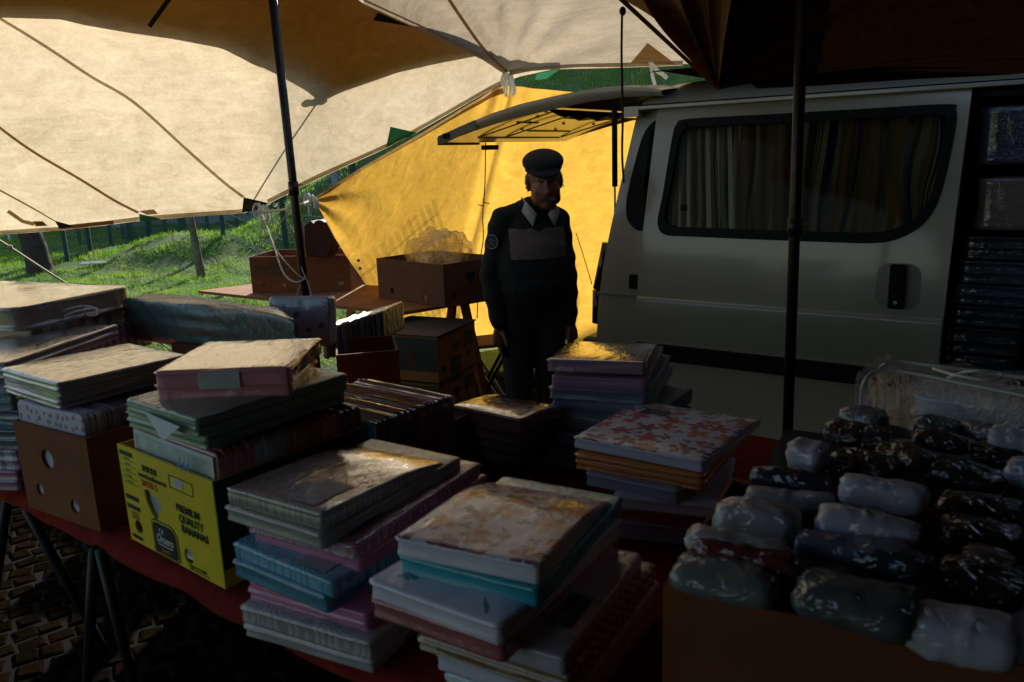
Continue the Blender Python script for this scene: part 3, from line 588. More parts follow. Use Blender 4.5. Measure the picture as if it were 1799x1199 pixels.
# body side behind the door, with raked rear edge
rear = [(-.03, 1.8), (-.055, 1.68), (-.08, 1.56), (-.115, 1.40), (-.15, 1.22), (-.19, 1.0), (-.215, .8), (-.225, .62), (-.225, .3)]
qo = [(.5, .25)] + [(.5, 1.8)] + rear
qw = [(.16, 1.21), (.16, 1.76), (.09, 1.755), (.035, 1.72), (.0, 1.66), (-.03, 1.55), (-.058, 1.42), (-.068, 1.33), (-.055, 1.26), (-.01, 1.215), (.05, 1.205)]
body = panel(qo, .055, VAN, 'body', .03, [(v.x, v.z) for v in crv([(a, 0, b) for a, b in qw+qw[:1]], 4)][:-1])
q_ = panel([(v.x, v.z) for v in crv([(a, 0, b) for a, b in qw+qw[:1]], 4)][:-1], .052, BLACK, 'quarter_window', .02, bev=.003)
MB().grid([[(.05, .05+TU*.2-.012, 1.22), (.13, .05+TU*.2-.012, 1.22)], [(.03, .045+TU*.45, 1.45), (.115, .045+TU*.45, 1.45)], [(.05, .045+TU*.7, 1.7), (.13, .045+TU*.7, 1.7)]]).build('pane', GLASSD, q_)
side_strip('swage_line', -.21, .035, .872, .884, .055, .008, mat('paint_groove', (.25, .24, .2), .5), van, .002)
MB().box((.0, .045, .95), (.055, .02, .075)).build('fuel_flap_catch', BLACK, van, bev=.008)
# roof, gutter
G = []
for t in np.linspace(0, 1, 22):
    row = []
    yv = .085+t*1.51; dome = 1.80+.155*(1-abs(2*t-1)**3.4)
    for x in (-.03, .0, .06, .15, .4, .8, 1.4, 2.4, 3.4): row.append((x, yv, dome-.03*math.exp(-(x+.03)*22)))
    G.append(row)
MB().grid(G).build('roof', VAN, van, True)
mb = MB(); mb.bar((-.02, .078, 1.805), (3.3, .078, 1.808), .018, .014); mb.build('roof_gutter', VAN, van, bev=.004)
mb = MB(); mb.bar((-.0, .085, 1.818), (3.3, .085, 1.82), .006, .006); mb.build('gutter_seal', BLACK, van)
# rest of the body: far side, cab, nose, floor, dark inside
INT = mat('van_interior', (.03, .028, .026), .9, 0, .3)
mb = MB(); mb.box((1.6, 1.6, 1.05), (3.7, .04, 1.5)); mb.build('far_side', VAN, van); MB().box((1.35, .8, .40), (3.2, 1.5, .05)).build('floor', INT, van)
MB().box((3.2, .82, 1.0), (.05, 1.45, 1.5)).build('cab_bulkhead', INT, van); MB().box((1.6, 1.56, 1.1), (3.3, .02, 1.45)).box((1.7, .85, 1.775), (3.1, 1.4, .02)).box((1.02, .85, 1.1), (.03, 1.38, 1.3)).box((.5, .22, 1.4), (.9, .02, .75)).build('light_block_lining', INT, van)  # unseen dark lining and panels added to stop sunlight through the open rear
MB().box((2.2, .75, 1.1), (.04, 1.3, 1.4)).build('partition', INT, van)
panel([(2.6, .25), (4.2, .25), (4.25, .75), (4.1, 1.0), (3.5, 1.1), (3.25, 1.75), (2.6, 1.8)], .055, VAN, 'cab_side', .03)
mb = MB(); mb.grid([[(4.2, .06, .25), (4.2, 1.6, .25)], [(4.25, .06, .75), (4.25, 1.6, .75)], [(4.1, .08, 1.0), (4.1, 1.6, 1.0)], [(3.5, .09, 1.12), (3.5, 1.6, 1.12)]]); mb.build('bonnet', VAN, van)
mb = MB(); mb.grid([[(3.5, .1, 1.13), (3.5, 1.58, 1.13)], [(3.25, .2, 1.78), (3.25, 1.5, 1.78)]]); mb.build('windscreen', GLASSD, van)
panel([(1.44, .2), (1.9, .2), (1.9, .42), (1.44, .42)], .05, VAN, 'sill', .03)
panel([(2.5, .25), (2.62, .25), (2.62, 1.8), (2.5, 1.8)], .055, VAN, 'door_pillar', .03)
panel([(-.2, .25), (2.6, .25), (2.6, .18), (-.2, .18)], .06, BLACK, 'underbody', .03)
for wx in (.35, 3.4):
    wl = MB().tube([(wx, .08, .3), (wx, .28, .3)], .3, 28).build('wheel', BLACK, van, True); MB().tube([(wx, .068, .3), (wx, .1, .3)], .17, 20).build('rim', GALV, wl)
# tail light and bumper, rear frame
mb = MB(); mb.tube([(-.245, .12, .70), (-.24, .12, .88)], .038, 12); mb.tube([(-.238, .12, .885), (-.18, .12, 1.13)], .038, 12); mb.build('tail_light', mat('tail_light_plastic', (.02, .006, .005), .25), van, True)
mb = MB(); mb.box((-.27, .83, .52), (.14, 1.5, .2)); mb.build('rear_bumper', mat('dark_bumper', (.03, .03, .03), .5), van, bev=.03)
mb = MB(); mb.box((-.2, 1.55, .9), (.06, .1, 1.2)); mb.box((-.03, .82, 1.79), (.08, 1.5, .05)); mb.build('rear_frame', VAN, van)
# liftgate, standing open: near edge at y=.10, far edge y=1.5
def gz(x, pts=[(.16, 1.885), (.05, 1.91), (-.1, 1.925), (-.3, 1.925), (-.5, 1.905), (-.7, 1.88), (-.9, 1.84), (-1.05, 1.80), (-1.18, 1.76), (-1.27, 1.73)]):
    return interp(-x, [-p[0] for p in pts], [p[1] for p in pts])
gx = list(np.linspace(.12, -1.27, 26)); gate = []
go = []
for t in np.linspace(0, 1, 15):
    go.append([(x, .10+t*1.44, gz(x)+.03*(1-abs(2*t-1)**3)-.01) for x in gx])
lg = MB().grid(go).build('liftgate', VAN, van, True)
mb = MB()                                                        # near and far edge flanges
for y in (.10, 1.54):
    th = lambda x: .028+.035*math.sin(math.pi*min(1, max(0, (.12-x)/1.39)))**.7
    mb.grid([[(x, y, gz(x)-.01) for x in gx], [(x, y-.006 if y < 1 else y+.006, gz(x)-.01-th(x)*.5) for x in gx], [(x, y+(.03 if y < 1 else -.03), gz(x)-.01-th(x)) for x in gx]])
mb.build('edge_flange', VAN, lg, True)
INP = mat('gate_inner_panel', (.50, .46, .36), .35, 0, .12, 6, .1, 20, coat=.6)
# inner skin in four strips round the window opening
def inner(x0, x1, y0, y1, dz=-.05, n=12): return [[(x, y, gz(x)+dz) for x in np.linspace(x0, x1, n)] for y in (y0, (y0+y1)/2, y1)]
mb = MB()
for a in ((.1, -1.25, .13, .27), (.1, -1.25, 1.37, 1.51), (.1, -.06, .27, 1.37), (-.56, -1.25, .27, 1.37)): mb.grid(inner(*a))
mb.grid([[(-1.25, y, gz(-1.25)-.05) for y in (.13, .8, 1.51)], [(-1.285, y, gz(-1.27)-.012) for y in (.11, .8, 1.53)]])
mb.build('inner_panel', INP, lg, True)
mb = MB()                                                        # pressed ribs and bolt holes of the inner panel
for (x0, y0, x1, y1) in ((-.62, .34, -1.16, .34), (-.62, .62, -1.16, .62), (-.62, 1.3, -1.16, 1.3), (-.64, .34, -.64, 1.3), (-.9, .36, -.9, .6), (-1.17, .34, -1.17, 1.3), (-.78, .7, -.78, 1.24), (-1.05, .7, -1.05, 1.24)):
    mb.bar((x0, y0, gz(x0)-.053), (x1, y1, gz(x1)-.052), .008, .004)
for i in range(11): x = -.66-.05*(i % 4)*2.4; y = .3+i*.1; mb.tube([(x, y, gz(x)-.052), (x, y, gz(x)-.058)], .011, 8)
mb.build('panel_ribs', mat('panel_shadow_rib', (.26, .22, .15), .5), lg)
wg = MB().grid([[(x, y, gz(x)-.015+.025) for x in np.linspace(-.06, -.56, 6)] for y in (.27, .8, 1.37)]).build('rear_window', glass_mat('clear_glass', tint=(.7, .72, .7)), lg)
V = []; nx = 40; nyy = 24                                             # cloth sagging under the opening
G = []
for i in range(nx+1):
    u = i/nx; row = []
    for j in range(nyy+1):
        v = j/nyy; x = -.58+.66*v; y = .18+1.1*u
        sag = .10*math.sin(math.pi*v)**.7*(1-.5*u); row.append((x, y, gz(x)-.055-sag+.012*math.sin(v*38+u*6)*math.sin(math.pi*v)))
    G.append(row)
MB().grid(G).build('hanging_cloth', mat('brown_curtain_cloth', (.10, .075, .055), .9, 0, .4, 12), lg, True)
mb = MB(); mb.bar((-1.0, .093, gz(-1.0)-.035), (-1.27, .093, gz(-1.27)-.03), .05, .012); mb.bar((-1.27, .093, gz(-1.27)-.035), (-1.29, .5, gz(-1.27)-.035), .045, .03); mb.build('edge_trim', mat('grey_trim', (.09, .085, .07), .6), lg, bev=.004)
mb = MB(); mb.box((-1.21, .088, gz(-1.2)-.03), (.05, .012, .03)); mb.build('latch', BLACK, lg, bev=.003)
MB().box((-1.27, .60, gz(-1.27)-.075), (.05, .13, .03)).build('pull_handle', BLACK, lg, bev=.006)
st_ = MB().tube([(-.155, .14, 1.86), (-.155, .14, 1.425)], .0145, 14).build('gas_strut', BLACK, van, True); MB().tube([(-.155, .14, 1.43), (-.155, .14, 1.18)], .0055, 10).ell((-.155, .14, 1.18), (.012, .012, .012), 8, 6).build('strut_rod', GALV, st_)
# stock inside the open doorway
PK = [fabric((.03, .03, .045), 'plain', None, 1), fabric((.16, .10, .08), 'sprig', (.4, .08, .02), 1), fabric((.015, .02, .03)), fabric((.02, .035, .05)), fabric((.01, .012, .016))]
# ================================================================== GOODS
def pack_mesh(l, wd, t, folds=3, seed=0, puff=.006, rnd=.006, sagc=0, droop=0):
    """a folded textile in a sleeve; x: length, y: width, z: 0..t; layered fold lines round the sides"""
    rr_ = random.Random(seed); off = Vector((seed*3.17 % 50, seed*1.7 % 50, 0)); per = []; nside = (16, 12, 16, 12); hl = l/2; hw = wd/2; r = min(rnd, hl*.4, hw*.4)
    cs = [(hl-r, -hw+r, -90), (hl-r, hw-r, 0), (-hl+r, hw-r, 90), (-hl+r, -hw+r, 180)]
    for q in range(4):
        cx, cy, a0 = cs[q]
        for i in range(4): a = math.radians(a0+90*i/3); per.append((cx+r*math.cos(a), cy+r*math.sin(a)))
        nx_, ny_, na = cs[(q+1) % 4]; a = math.radians(a0+90); s = (cx+r*math.cos(a), cy+r*math.sin(a)); e_ = (nx_+r*math.cos(a), ny_+r*math.sin(a))
        for i in range(1, nside[q]): per.append((s[0]+(e_[0]-s[0])*i/nside[q], s[1]+(e_[1]-s[1])*i/nside[q]))
    n = len(per); rings = []
    lev = [(0, -.3*r)]
    for f in range(folds):
        z0 = t*f/folds; z1 = t*(f+1)/folds; h = z1-z0; lev += [(z0+h*.12, -.0032 if f else -.002), (z0+h*.3, 0), (z0+h*.7, 0), (z0+h*.9, -.002 if f == folds-1 else -.003)]
        if f < folds-1: lev.append((z1, -.006))
    lev.append((t, -.006))
    V = []; 
    jit = [rr_.uniform(-.003, .003) for _ in range(folds+1)]
    def wob(x, y, z): return noise.noise(Vector((x*9, y*9, z*45))+off)
    for z, ins in lev:
        f = min(folds-1, int(z/t*folds*.999)); k0 = len(V)
        for (x, y) in per:
            d = math.hypot(x, y) or 1; ax = 1 if abs(x)/hl > abs(y)/hw else 0
            o = ins+jit[f]+.0025*wob(x, y, z); X = x+(math.copysign(o, x) if ax else 0); Y_ = y+(0 if ax else math.copysign(o, y))
            edge = .5*puff*(wob(x*.5, y*.5, 0))*(z/t); V.append((X, Y_, z+edge+.0015*noise.noise(Vector((x*30, y*30, f*9))+off)*(1 if 0 < z < t else 0)))
    k = len(lev); F = []
    for i in range(k-1):
        for j in range(n): F.append((i*n+j, i*n+(j+1) % n, (i+1)*n+(j+1) % n, (i+1)*n+j))
    base = (k-1)*n; prev = base
    for s in (.985, .94, .86, .75, .62, .48, .34, .2, .07):
        k0 = len(V)
        for (x, y) in per:
            X = x*s; Y_ = y*s; b = (1-(s**4))
            V.append((X, Y_, t+.0035+puff*b*.6+puff*.8*noise.noise(Vector((X*5, Y_*6, 1))+off)*b+.0007*noise.noise(Vector((X*22, Y_*34, 4))+off)-sagc*b))
        for j in range(n): F.append((prev+j, prev+(j+1) % n, k0+(j+1) % n, k0+j))
        prev = k0
    F.append(tuple(prev+j for j in range(n))); F.append(tuple(range(n))[::-1])
    if droop: V = [(x, y, z-droop*max(0, (x+hl*.25)/(hl*1.25))**2.6*(.3+.7*z/t)) for x, y, z in V]
    me = bpy.data.meshes.new('folded_textile'); me.from_pydata(V, [], F); me.polygons.foreach_set('use_smooth', [True]*len(F)); return me
_seed = [1]
def place(name, label, cat, me, m, loc, M, group=None, kids=()):
    me.materials.append(m)
    if kids:
        e = empty(name); e.matrix_world = Matrix.Translation(loc)@M.to_4x4(); tag(e, label, cat, group); o = link('folded_fabric', me, e)
        for kname, kme in kids: link(kname, kme, e)
        return e
    o = link(name, me); o.matrix_world = Matrix.Translation(loc)@M.to_4x4(); tag(o, label, cat, group); return o
def flatmesh(pts, m, name='card', bend=None):
    me = bpy.data.meshes.new(name); me.from_pydata(pts, [], [tuple(range(len(pts)))]); me.materials.append(m); return me
GLAB = mat('paper_label', (.35, .36, .38), .6, 0, .25, 60, coat=.5); DLAB = mat('dark_label', (.02, .02, .025), .4, coat=.5); WPAP = mat('white_paper', (.62, .63, .64), .7, 0, .05)
def pack(label, L, N, R, z, t, m, folds=3, puff=.005, length=None, group=None, tilt=0, lab=None, cat='bed linen pack', rnd=.006, name='sheet_set', sagc=0, droop=0):
    """flat pack with its top at height z; L, N, R: left, near and right corners of the top"""
    n_ = Z(*N, z); l_ = Z(*L, z); ew = (l_-n_); wd = ew.length; ew.normalize()
    if R is not None: r_ = Z(*R, z); el = r_-n_; el = el-ew*el.dot(ew); ln = el.length
    else: el = Vector((ew.y, -ew.x, 0)); ln = length
    if length: ln = length
    el.normalize(); c = n_+ew*wd/2+el*ln/2; _seed[0] += 1
    M = Matrix((el, ew, el.cross(ew))).transposed()
    if tilt: M = M@Matrix.Rotation(math.radians(tilt), 3, 'Y')
    me = pack_mesh(ln, wd, t, max(1, folds-1), _seed[0], puff, rnd, sagc, droop); kids = []
    if lab:
        u, v, su, sv, lm = lab; x0 = -ln/2+u*ln; y0 = -wd/2+v*wd; nn = 6; V = []
        for i in range(nn+1):
            for j in range(nn+1):
                X = x0+su*i/nn; Y_ = y0+sv*j/nn; V.append((X, Y_, t+.0035+puff*2.1))
        F = [(i*(nn+1)+j, (i+1)*(nn+1)+j, (i+1)*(nn+1)+j+1, i*(nn+1)+j+1) for i in range(nn) for j in range(nn)]
        me2 = bpy.data.meshes.new('label'); me2.from_pydata(V, [], F); me2.materials.append(lm)
        # drape the label on the pack's top
        from mathutils.bvhtree import BVHTree
        bv = BVHTree.FromPolygons([v.co for v in me.vertices], [tuple(p.vertices) for p in me.polygons])
        for v in me2.vertices:
            h = bv.ray_cast(Vector((v.co.x, v.co.y, t+.1)), Vector((0, 0, -1)))
            if h[0] is not None: v.co.z = h[0].z+.0015
        kids.append(('label', me2))
    c.z = z-t
    return place(name, label, cat, me, m, c, M, group, kids)
def stand(label, base, ang, wd, h, t, m, lean=0, group=None, card=False, name='sheet_set', folds=3, puff=.003):
    """a pack stood on edge; base: centre of its bottom edge, ang: heading of its face's right-hand direction"""
    _seed[0] += 1; ex = Vector((math.cos(ang), math.sin(ang), 0)); ny = Vector((-ex.y, ex.x, 0)); zz = Vector((0, 0, 1))
    zl = (zz*math.cos(lean)+ny*math.sin(lean)).normalized(); nf = ex.cross(zl)       # nf faces away from viewer side -> front is +nf
    M = Matrix((zl, -ex, nf)).transposed()
    if M.determinant() < 0: M = Matrix((zl, ex, nf)).transposed()
    me = pack_mesh(h, wd, t, folds, _seed[0], puff, .008); c = Vector(base)+zl*h/2-nf*t
    kids = []
    if card:
        q = [(-h/2+.004, -wd/2+.004), (h/2-.004, -wd/2+.004), (h/2-.004, wd/2-.004), (-h/2+.004, wd/2-.004)]
        zt = t+.0035+puff*2.0
        def ringq(a, b, m_, nm, zo):
            V = [(x*s[0], y*s[1], zt+zo) for s in ((a[0], a[1]), (b[0], b[1])) for x, y in q]; me_ = bpy.data.meshes.new(nm); me_.from_pydata(V, [], [(i, (i+1) % 4, 4+(i+1) % 4, 4+i) for i in range(4)]); me_.materials.append(m_); return (nm, me_)
        me3 = bpy.data.meshes.new('paper_insert'); me3.from_pydata([(x, y, zt-.0005) for x, y in q]+[(x, y, .5*t) for x, y in q], [], [(0, 1, 2, 3)]+[(i, (i+1) % 4, 4+(i+1) % 4, 4+i) for i in range(4)]); me3.materials.append(card); kids.append(('paper_insert', me3))
        kids.append(ringq((1, 1), (.93, .95), WPAP, 'paper_border', .0006)); kids.append(ringq((.915, .935), (.905, .927), WPAP, 'border_line', .0006))
    return place(name, label, 'bed linen pack', me, m, c, M, group, kids)
# ---- main table
d0 = Vector((.8, -.6, 0)); n0 = Vector((.6, .8, 0)); E0 = Vector((-.967, 1.737, .75))
def TB(s, q, z=.735): v = E0+d0*s+n0*q; v.z = z; return v
tb = empty('trestle_table', (E0.x, E0.y, 0)); tag(tb, 'long trestle table carrying the front stacks and boxes of linen', 'table'); O = Vector((E0.x, E0.y, 0))
MB().prism([TB(-1.7, .03)-O, TB(2.6, .03)-O, TB(2.6, 1.45)-O, TB(.62, 1.45)-O, TB(.62, 1.2)-O, TB(-1.7, 1.2)-O], (0, 0, -.03)).build('tabletop', mat('plywood', (.2, .12, .06), .8), tb)
LEG = mat('trestle_metal', (.03, .03, .032), .45, .5, .3)
for a, b in ((Z(47, 893, .71), Z(188, 1150, .02)), (Z(166, 966, .71), Z(150, 1245, .02)), (Z(177, 968, .71), Z(255, 1290, .02)), (Z(14, 868, .71), Z(-14, 1090, .02)), (TB(1.9, .2), TB(1.9, .0, .02)), (TB(1.9, 1.2), TB(1.9, 1.4, .02)), (TB(-.4, 1.2), TB(-.5, 1.4, .02)), (TB(-1.4, 1.2), TB(-1.4, 1.4, .02))):
    MB().tube([a-O, b-O], .014, 10).build('leg', LEG, tb, True)
CLOTH = mat('red_cloth', (.20, .02, .012), .95, 0, .3, 20, .4, 60, spec=.1)
G = []; xs_ = np.linspace(-1.72, 2.62, 120)
for q, z in ((1.47, .742), (.8, .744), (.3, .744), (.02, .745), (.003, .738), (-.004, .72), (-.002, .703)):
    G.append([TB(s, min(q, interp(s, [.60, .63], [1.22, 2]))+(.010*noise.noise(Vector((s*6, 0, 2))) if q < .1 else 0), z+(.003*noise.noise(Vector((s*9, q, 0))) if q > .1 else (.012*noise.noise(Vector((s*5, 0, 4))) if z < .71 else 0))) for s in xs_])
tag(MB().grid(G).build('tablecloth', CLOTH, None, True), 'dark red cloth covering the long trestle table, its edge hanging over', 'tablecloth')
# colours
GREYP = (.30, .27, .245); GR2 = (.34, .32, .31); PINK = (.58, .17, .33); TEAL = (.04, .30, .44); WH = (.74, .72, .84); AQ = (.0, .36, .46)
gM = 'packs in the stack with swirl patterns'; gF = 'packs in the floral stack in front'
# ---- stack M
pack('grey swirl-patterned sheet set with a big golden reflection, top of the middle stack', (399, 870), (567, 915), (882, 799), 1.005, .027, fabric(GREYP, 'swirl', (.42, .40, .38), film=2.2), 2, .008, lab=(.03, .12, .10, .075, GLAB), group=gM, tilt=3, droop=.028)
pack('plain grey sheet set just under the top one of the swirl stack', (398, 890), (566, 942), (886, 822), .977, .025, fabric(GR2), 2, .004, group=gM)
pack('pink swirl-patterned sheet set third from top beside the floral stack', (436, 913), (624, 962), (914, 828), .952, .024, fabric((.36, .13, .2), 'swirl', (.5, .3, .4)), 2, group=gM, lab=(.06, .1, .09, .07, DLAB))
pack('plain pink sheet set fourth from top of the swirl stack', (446, 931), (632, 985), (925, 850), .928, .024, fabric(PINK), 2, group=gM)
pack('teal swirl-patterned sheet set in the middle of the swirl stack', (410, 955), (584, 1027), None, .904, .027, fabric(TEAL, 'swirl', (.2, .45, .55)), 2, length=.40, group=gM, lab=(.03, .12, .10, .075, GLAB))
pack('plain teal sheet set under the teal swirl-patterned one', (412, 985), (575, 1050), None, .877, .030, fabric((.04, .22, .32)), 2, length=.41, group=gM)
pack('plain pink sheet set low in the swirl stack, below the teal ones', (438, 1022), (645, 1084), None, .846, .032, fabric(PINK), 3, length=.42, group=gM)
pack('pale grey swirl-patterned sheet set second from the bottom of its stack', (423, 1066), (652, 1132), None, .813, .030, fabric((.5, .48, .47), 'swirl', (.3, .28, .28)), 2, length=.40, group=gM, lab=(.03, .12, .10, .08, GLAB))
pack('plain warm grey sheet set at the bottom of the swirl stack on the red cloth', (428, 1085), (654, 1150), None, .782, .036, fabric((.44, .41, .39)), 3, length=.39, group=gM)
# ---- stack F
pack('white pack printed with red and orange flowers on top of the nearest stack', (697, 956), (946, 1007), (1187, 862), 1.005, .028, fabric(WH, 'floral', film=1.5), 2, .007, group=gF, tilt=3, droop=.03)
pack('bright turquoise sheet set right under the flowered pack', (703, 978), (944, 1038), (1186, 892), .976, .028, fabric(AQ), 2, group=gF)
pack('white pack with a few teal blossoms third in the nearest stack', (652, 1022), (878, 1102), (1165, 935), .946, .027, fabric(WH, 'sprig', (.01, .25, .28), sc=.35), 2, .007, group=gF)
pack('plain dusty red sheet set fourth in the nearest stack', (657, 1052), (884, 1133), (1163, 962), .918, .028, fabric((.42, .11, .13)), 2, group=gF)
pack('white pack with a dark label jutting right low in the nearest stack', (850, 1120), (990, 1160), (1076, 1082), .889, .027, fabric((.5, .5, .58)), 2, length=.34, group=gF, lab=(.2, .12, .09, .07, DLAB))
pack('brown pack with beige lace edging low in the nearest stack', (735, 1105), (1000, 1190), None, .861, .034, fabric((.24, .115, .06), 'rib', (.5, .36, .25)), 3, length=.36, group=gF)
pack('thin white pack under the brown lace one', (767, 1146), (1010, 1226), None, .826, .030, fabric(WH), 2, length=.36, group=gF)
pack('mint green striped pack at the bottom of the nearest stack', (784, 1168), (1000, 1245), None, .795, .046, fabric((.42, .6, .52), 'rib', (.7, .78, .74), sc=.8), 3, length=.36, group=gF)
# ---- stack P by the van
gP = 'packs in the tall stack by the van'
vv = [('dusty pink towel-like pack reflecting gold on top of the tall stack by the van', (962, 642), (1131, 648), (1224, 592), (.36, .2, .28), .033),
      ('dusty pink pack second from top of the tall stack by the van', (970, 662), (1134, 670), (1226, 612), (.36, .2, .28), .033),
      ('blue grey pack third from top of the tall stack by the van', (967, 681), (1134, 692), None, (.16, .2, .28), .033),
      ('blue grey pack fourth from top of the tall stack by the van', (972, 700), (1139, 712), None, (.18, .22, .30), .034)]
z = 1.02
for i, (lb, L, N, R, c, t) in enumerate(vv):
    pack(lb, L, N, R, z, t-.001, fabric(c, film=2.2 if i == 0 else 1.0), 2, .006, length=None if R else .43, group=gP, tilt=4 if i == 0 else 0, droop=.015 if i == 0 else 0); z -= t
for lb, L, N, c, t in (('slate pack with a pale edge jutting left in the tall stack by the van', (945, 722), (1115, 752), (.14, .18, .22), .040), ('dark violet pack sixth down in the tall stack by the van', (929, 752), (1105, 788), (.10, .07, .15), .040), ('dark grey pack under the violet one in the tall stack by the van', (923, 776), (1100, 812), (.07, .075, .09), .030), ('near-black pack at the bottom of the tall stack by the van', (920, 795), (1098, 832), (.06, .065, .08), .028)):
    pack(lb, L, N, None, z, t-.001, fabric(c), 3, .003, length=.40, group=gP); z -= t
# ---- second floral stack
gQ = 'packs in the right-hand floral stack'
pack('white pack printed with red flowers lying on the orange one', (1008, 774), (1234, 818), (1397, 735), .935, .024, fabric(WH, 'floral', film=1.5, sc=1.01), 2, .006, group=gQ, tilt=2, droop=.012, lab=(.62, .62, .05, .07, DLAB))
pack('bright orange sheet set under the right-hand floral pack', (1013, 800), (1234, 838), (1392, 758), .910, .032, fabric((.85, .26, .01)), 3, group=gQ)
pack('pale blue pack half hidden behind the nearest floral pack', (1030, 832), (1190, 866), None, .877, .028, fabric((.36, .42, .5)), 2, length=.32, group=gQ)
pack('white pack with a shiny end beside the rolled bags', (1080, 872), (1270, 893), None, .848, .026, fabric(WH), 2, length=.3, group=gQ)
pack('dark red pack beneath the white one beside the rolled bags', (1082, 890), (1262, 913), None, .821, .030, fabric((.3, .03, .05)), 2, length=.3, group=gQ)
pack('pale lilac pack at the bottom beside the rolled bags', (1084, 915), (1262, 935), None, .790, .040, fabric((.3, .3, .4)), 2, length=.3, group=gQ)
# ---- flat stack Q
gR = 'packs in the low brown stack by the man'
z = .925
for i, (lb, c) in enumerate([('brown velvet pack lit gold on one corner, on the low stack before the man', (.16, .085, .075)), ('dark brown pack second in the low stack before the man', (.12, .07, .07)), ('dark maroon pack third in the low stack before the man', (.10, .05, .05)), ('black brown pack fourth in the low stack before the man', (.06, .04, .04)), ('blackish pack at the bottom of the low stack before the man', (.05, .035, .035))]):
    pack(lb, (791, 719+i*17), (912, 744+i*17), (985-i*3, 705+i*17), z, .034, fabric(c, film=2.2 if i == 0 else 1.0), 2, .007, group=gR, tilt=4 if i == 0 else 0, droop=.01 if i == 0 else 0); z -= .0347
# ---- pink and green packs on the yellow box
pack('dusty pink sheet set with a grey clip label, uppermost on the left box', (272, 658), (506, 650), (585, 594), 1.185, .034, fabric((.72, .24, .31), film=2.3), 2, .004, tilt=.8)
pack('dusty pink sheet set under the labelled one on the left box', (276, 678), (508, 668), (588, 612), 1.150, .034, fabric((.72, .24, .31)), 2, .004)
pack('sage green sheet set resting on the packs of the yellow banana box', (222, 703), (345, 740), (615, 660), 1.115, .034, fabric((.2, .30, .22)), 3, .004)
pack('sage green sheet set with a folded paper flap, beneath the other green one', (224, 722), (360, 762), (620, 684), 1.080, .035, fabric((.18, .28, .2)), 3, .004)
bpy.context.view_layer.update(); top_pink = [o for o in S.objects if o.get('label', '').startswith('dusty pink sheet set with a grey')][0]
nl, ll = Z(506, 650, 1.185), Z(272, 658, 1.185); e_l = (ll-nl).normalized(); n_l = Vector((e_l.y, -e_l.x, 0)); n_l = n_l if n_l.y < 0 else -n_l; c_ = nl.lerp(ll, .52)
o = MB().grid([[c_+e_l*x+v for x in np.linspace(-.043, .043, 5)] for v in (-n_l*.02+Vector((0, 0, .006)), n_l*.001+Vector((0, 0, .0045)), n_l*.0045+Vector((0, 0, -.004)), n_l*.005+Vector((0, 0, -.034)))]).build('clip_label', mat('silver_label', (.55, .58, .58), .35, 0, .2, 30, coat=1), top_pink); o.matrix_parent_inverse = top_pink.matrix_world.inverted()
pa, pb, pc = Z(262, 722, 1.105), Z(326, 747, 1.105), Z(302, 770, 1.065)
tag(mesh('paper_flap', [pa-n0*.01, pb-n0*.012, pc-n0*.02, Z(275, 735, 1.09)-n0*.01], [(0, 1, 2, 3)], WPAP), 'loose white paper flap hanging between the green packs', 'paper')
# tape label of the pink pack
# ---- grey sheets on the brown box and behind
pack('grey folded sheets with sandy reflecting top on the brown box', (5, 650), (103, 678), (318, 622), 1.105, .032, fabric((.20, .195, .23), film=2.3), 3, .006, tilt=.8)
pack('grey folded sheets under the upper pair on the brown box', (8, 668), (104, 698), (320, 640), 1.072, .030, fabric((.20, .195, .23), film=2.3), 3, .005)
pack('wide pale grey sheet pack behind the brown box at far left', (-150, 640), (10, 640), (270, 602), 1.10, .04, fabric((.22, .21, .24), film=2.3), 3, .006, length=.5)
pack('pale blue striped pack at the far left edge above the stacked packs', (-120, 700), (20, 690), None, 1.04, .05, fabric((.25, .33, .4)), 3, length=.35)
for i, (c, lb, pt) in enumerate([((.03, .11, .2), 'dark blue pack in the stack at the left edge', 'plain'), ((.04, .06, .1), 'navy shiny pack below the blue one at the left edge', 'plain'), ((.4, .36, .42), 'white and violet checked pack in the stack at the left edge', 'stripe'), ((.32, .14, .24), 'pink pack at the bottom of the stack at the left edge', 'plain')]):
    pack(lb, (-150, 718+i*36), (36-i*2, 722+i*36), None, .985-i*.055, .053, fabric(c, pt, (.2, .1, .25)), 3, .006, length=.30, group='packs in the stack at the left edge')
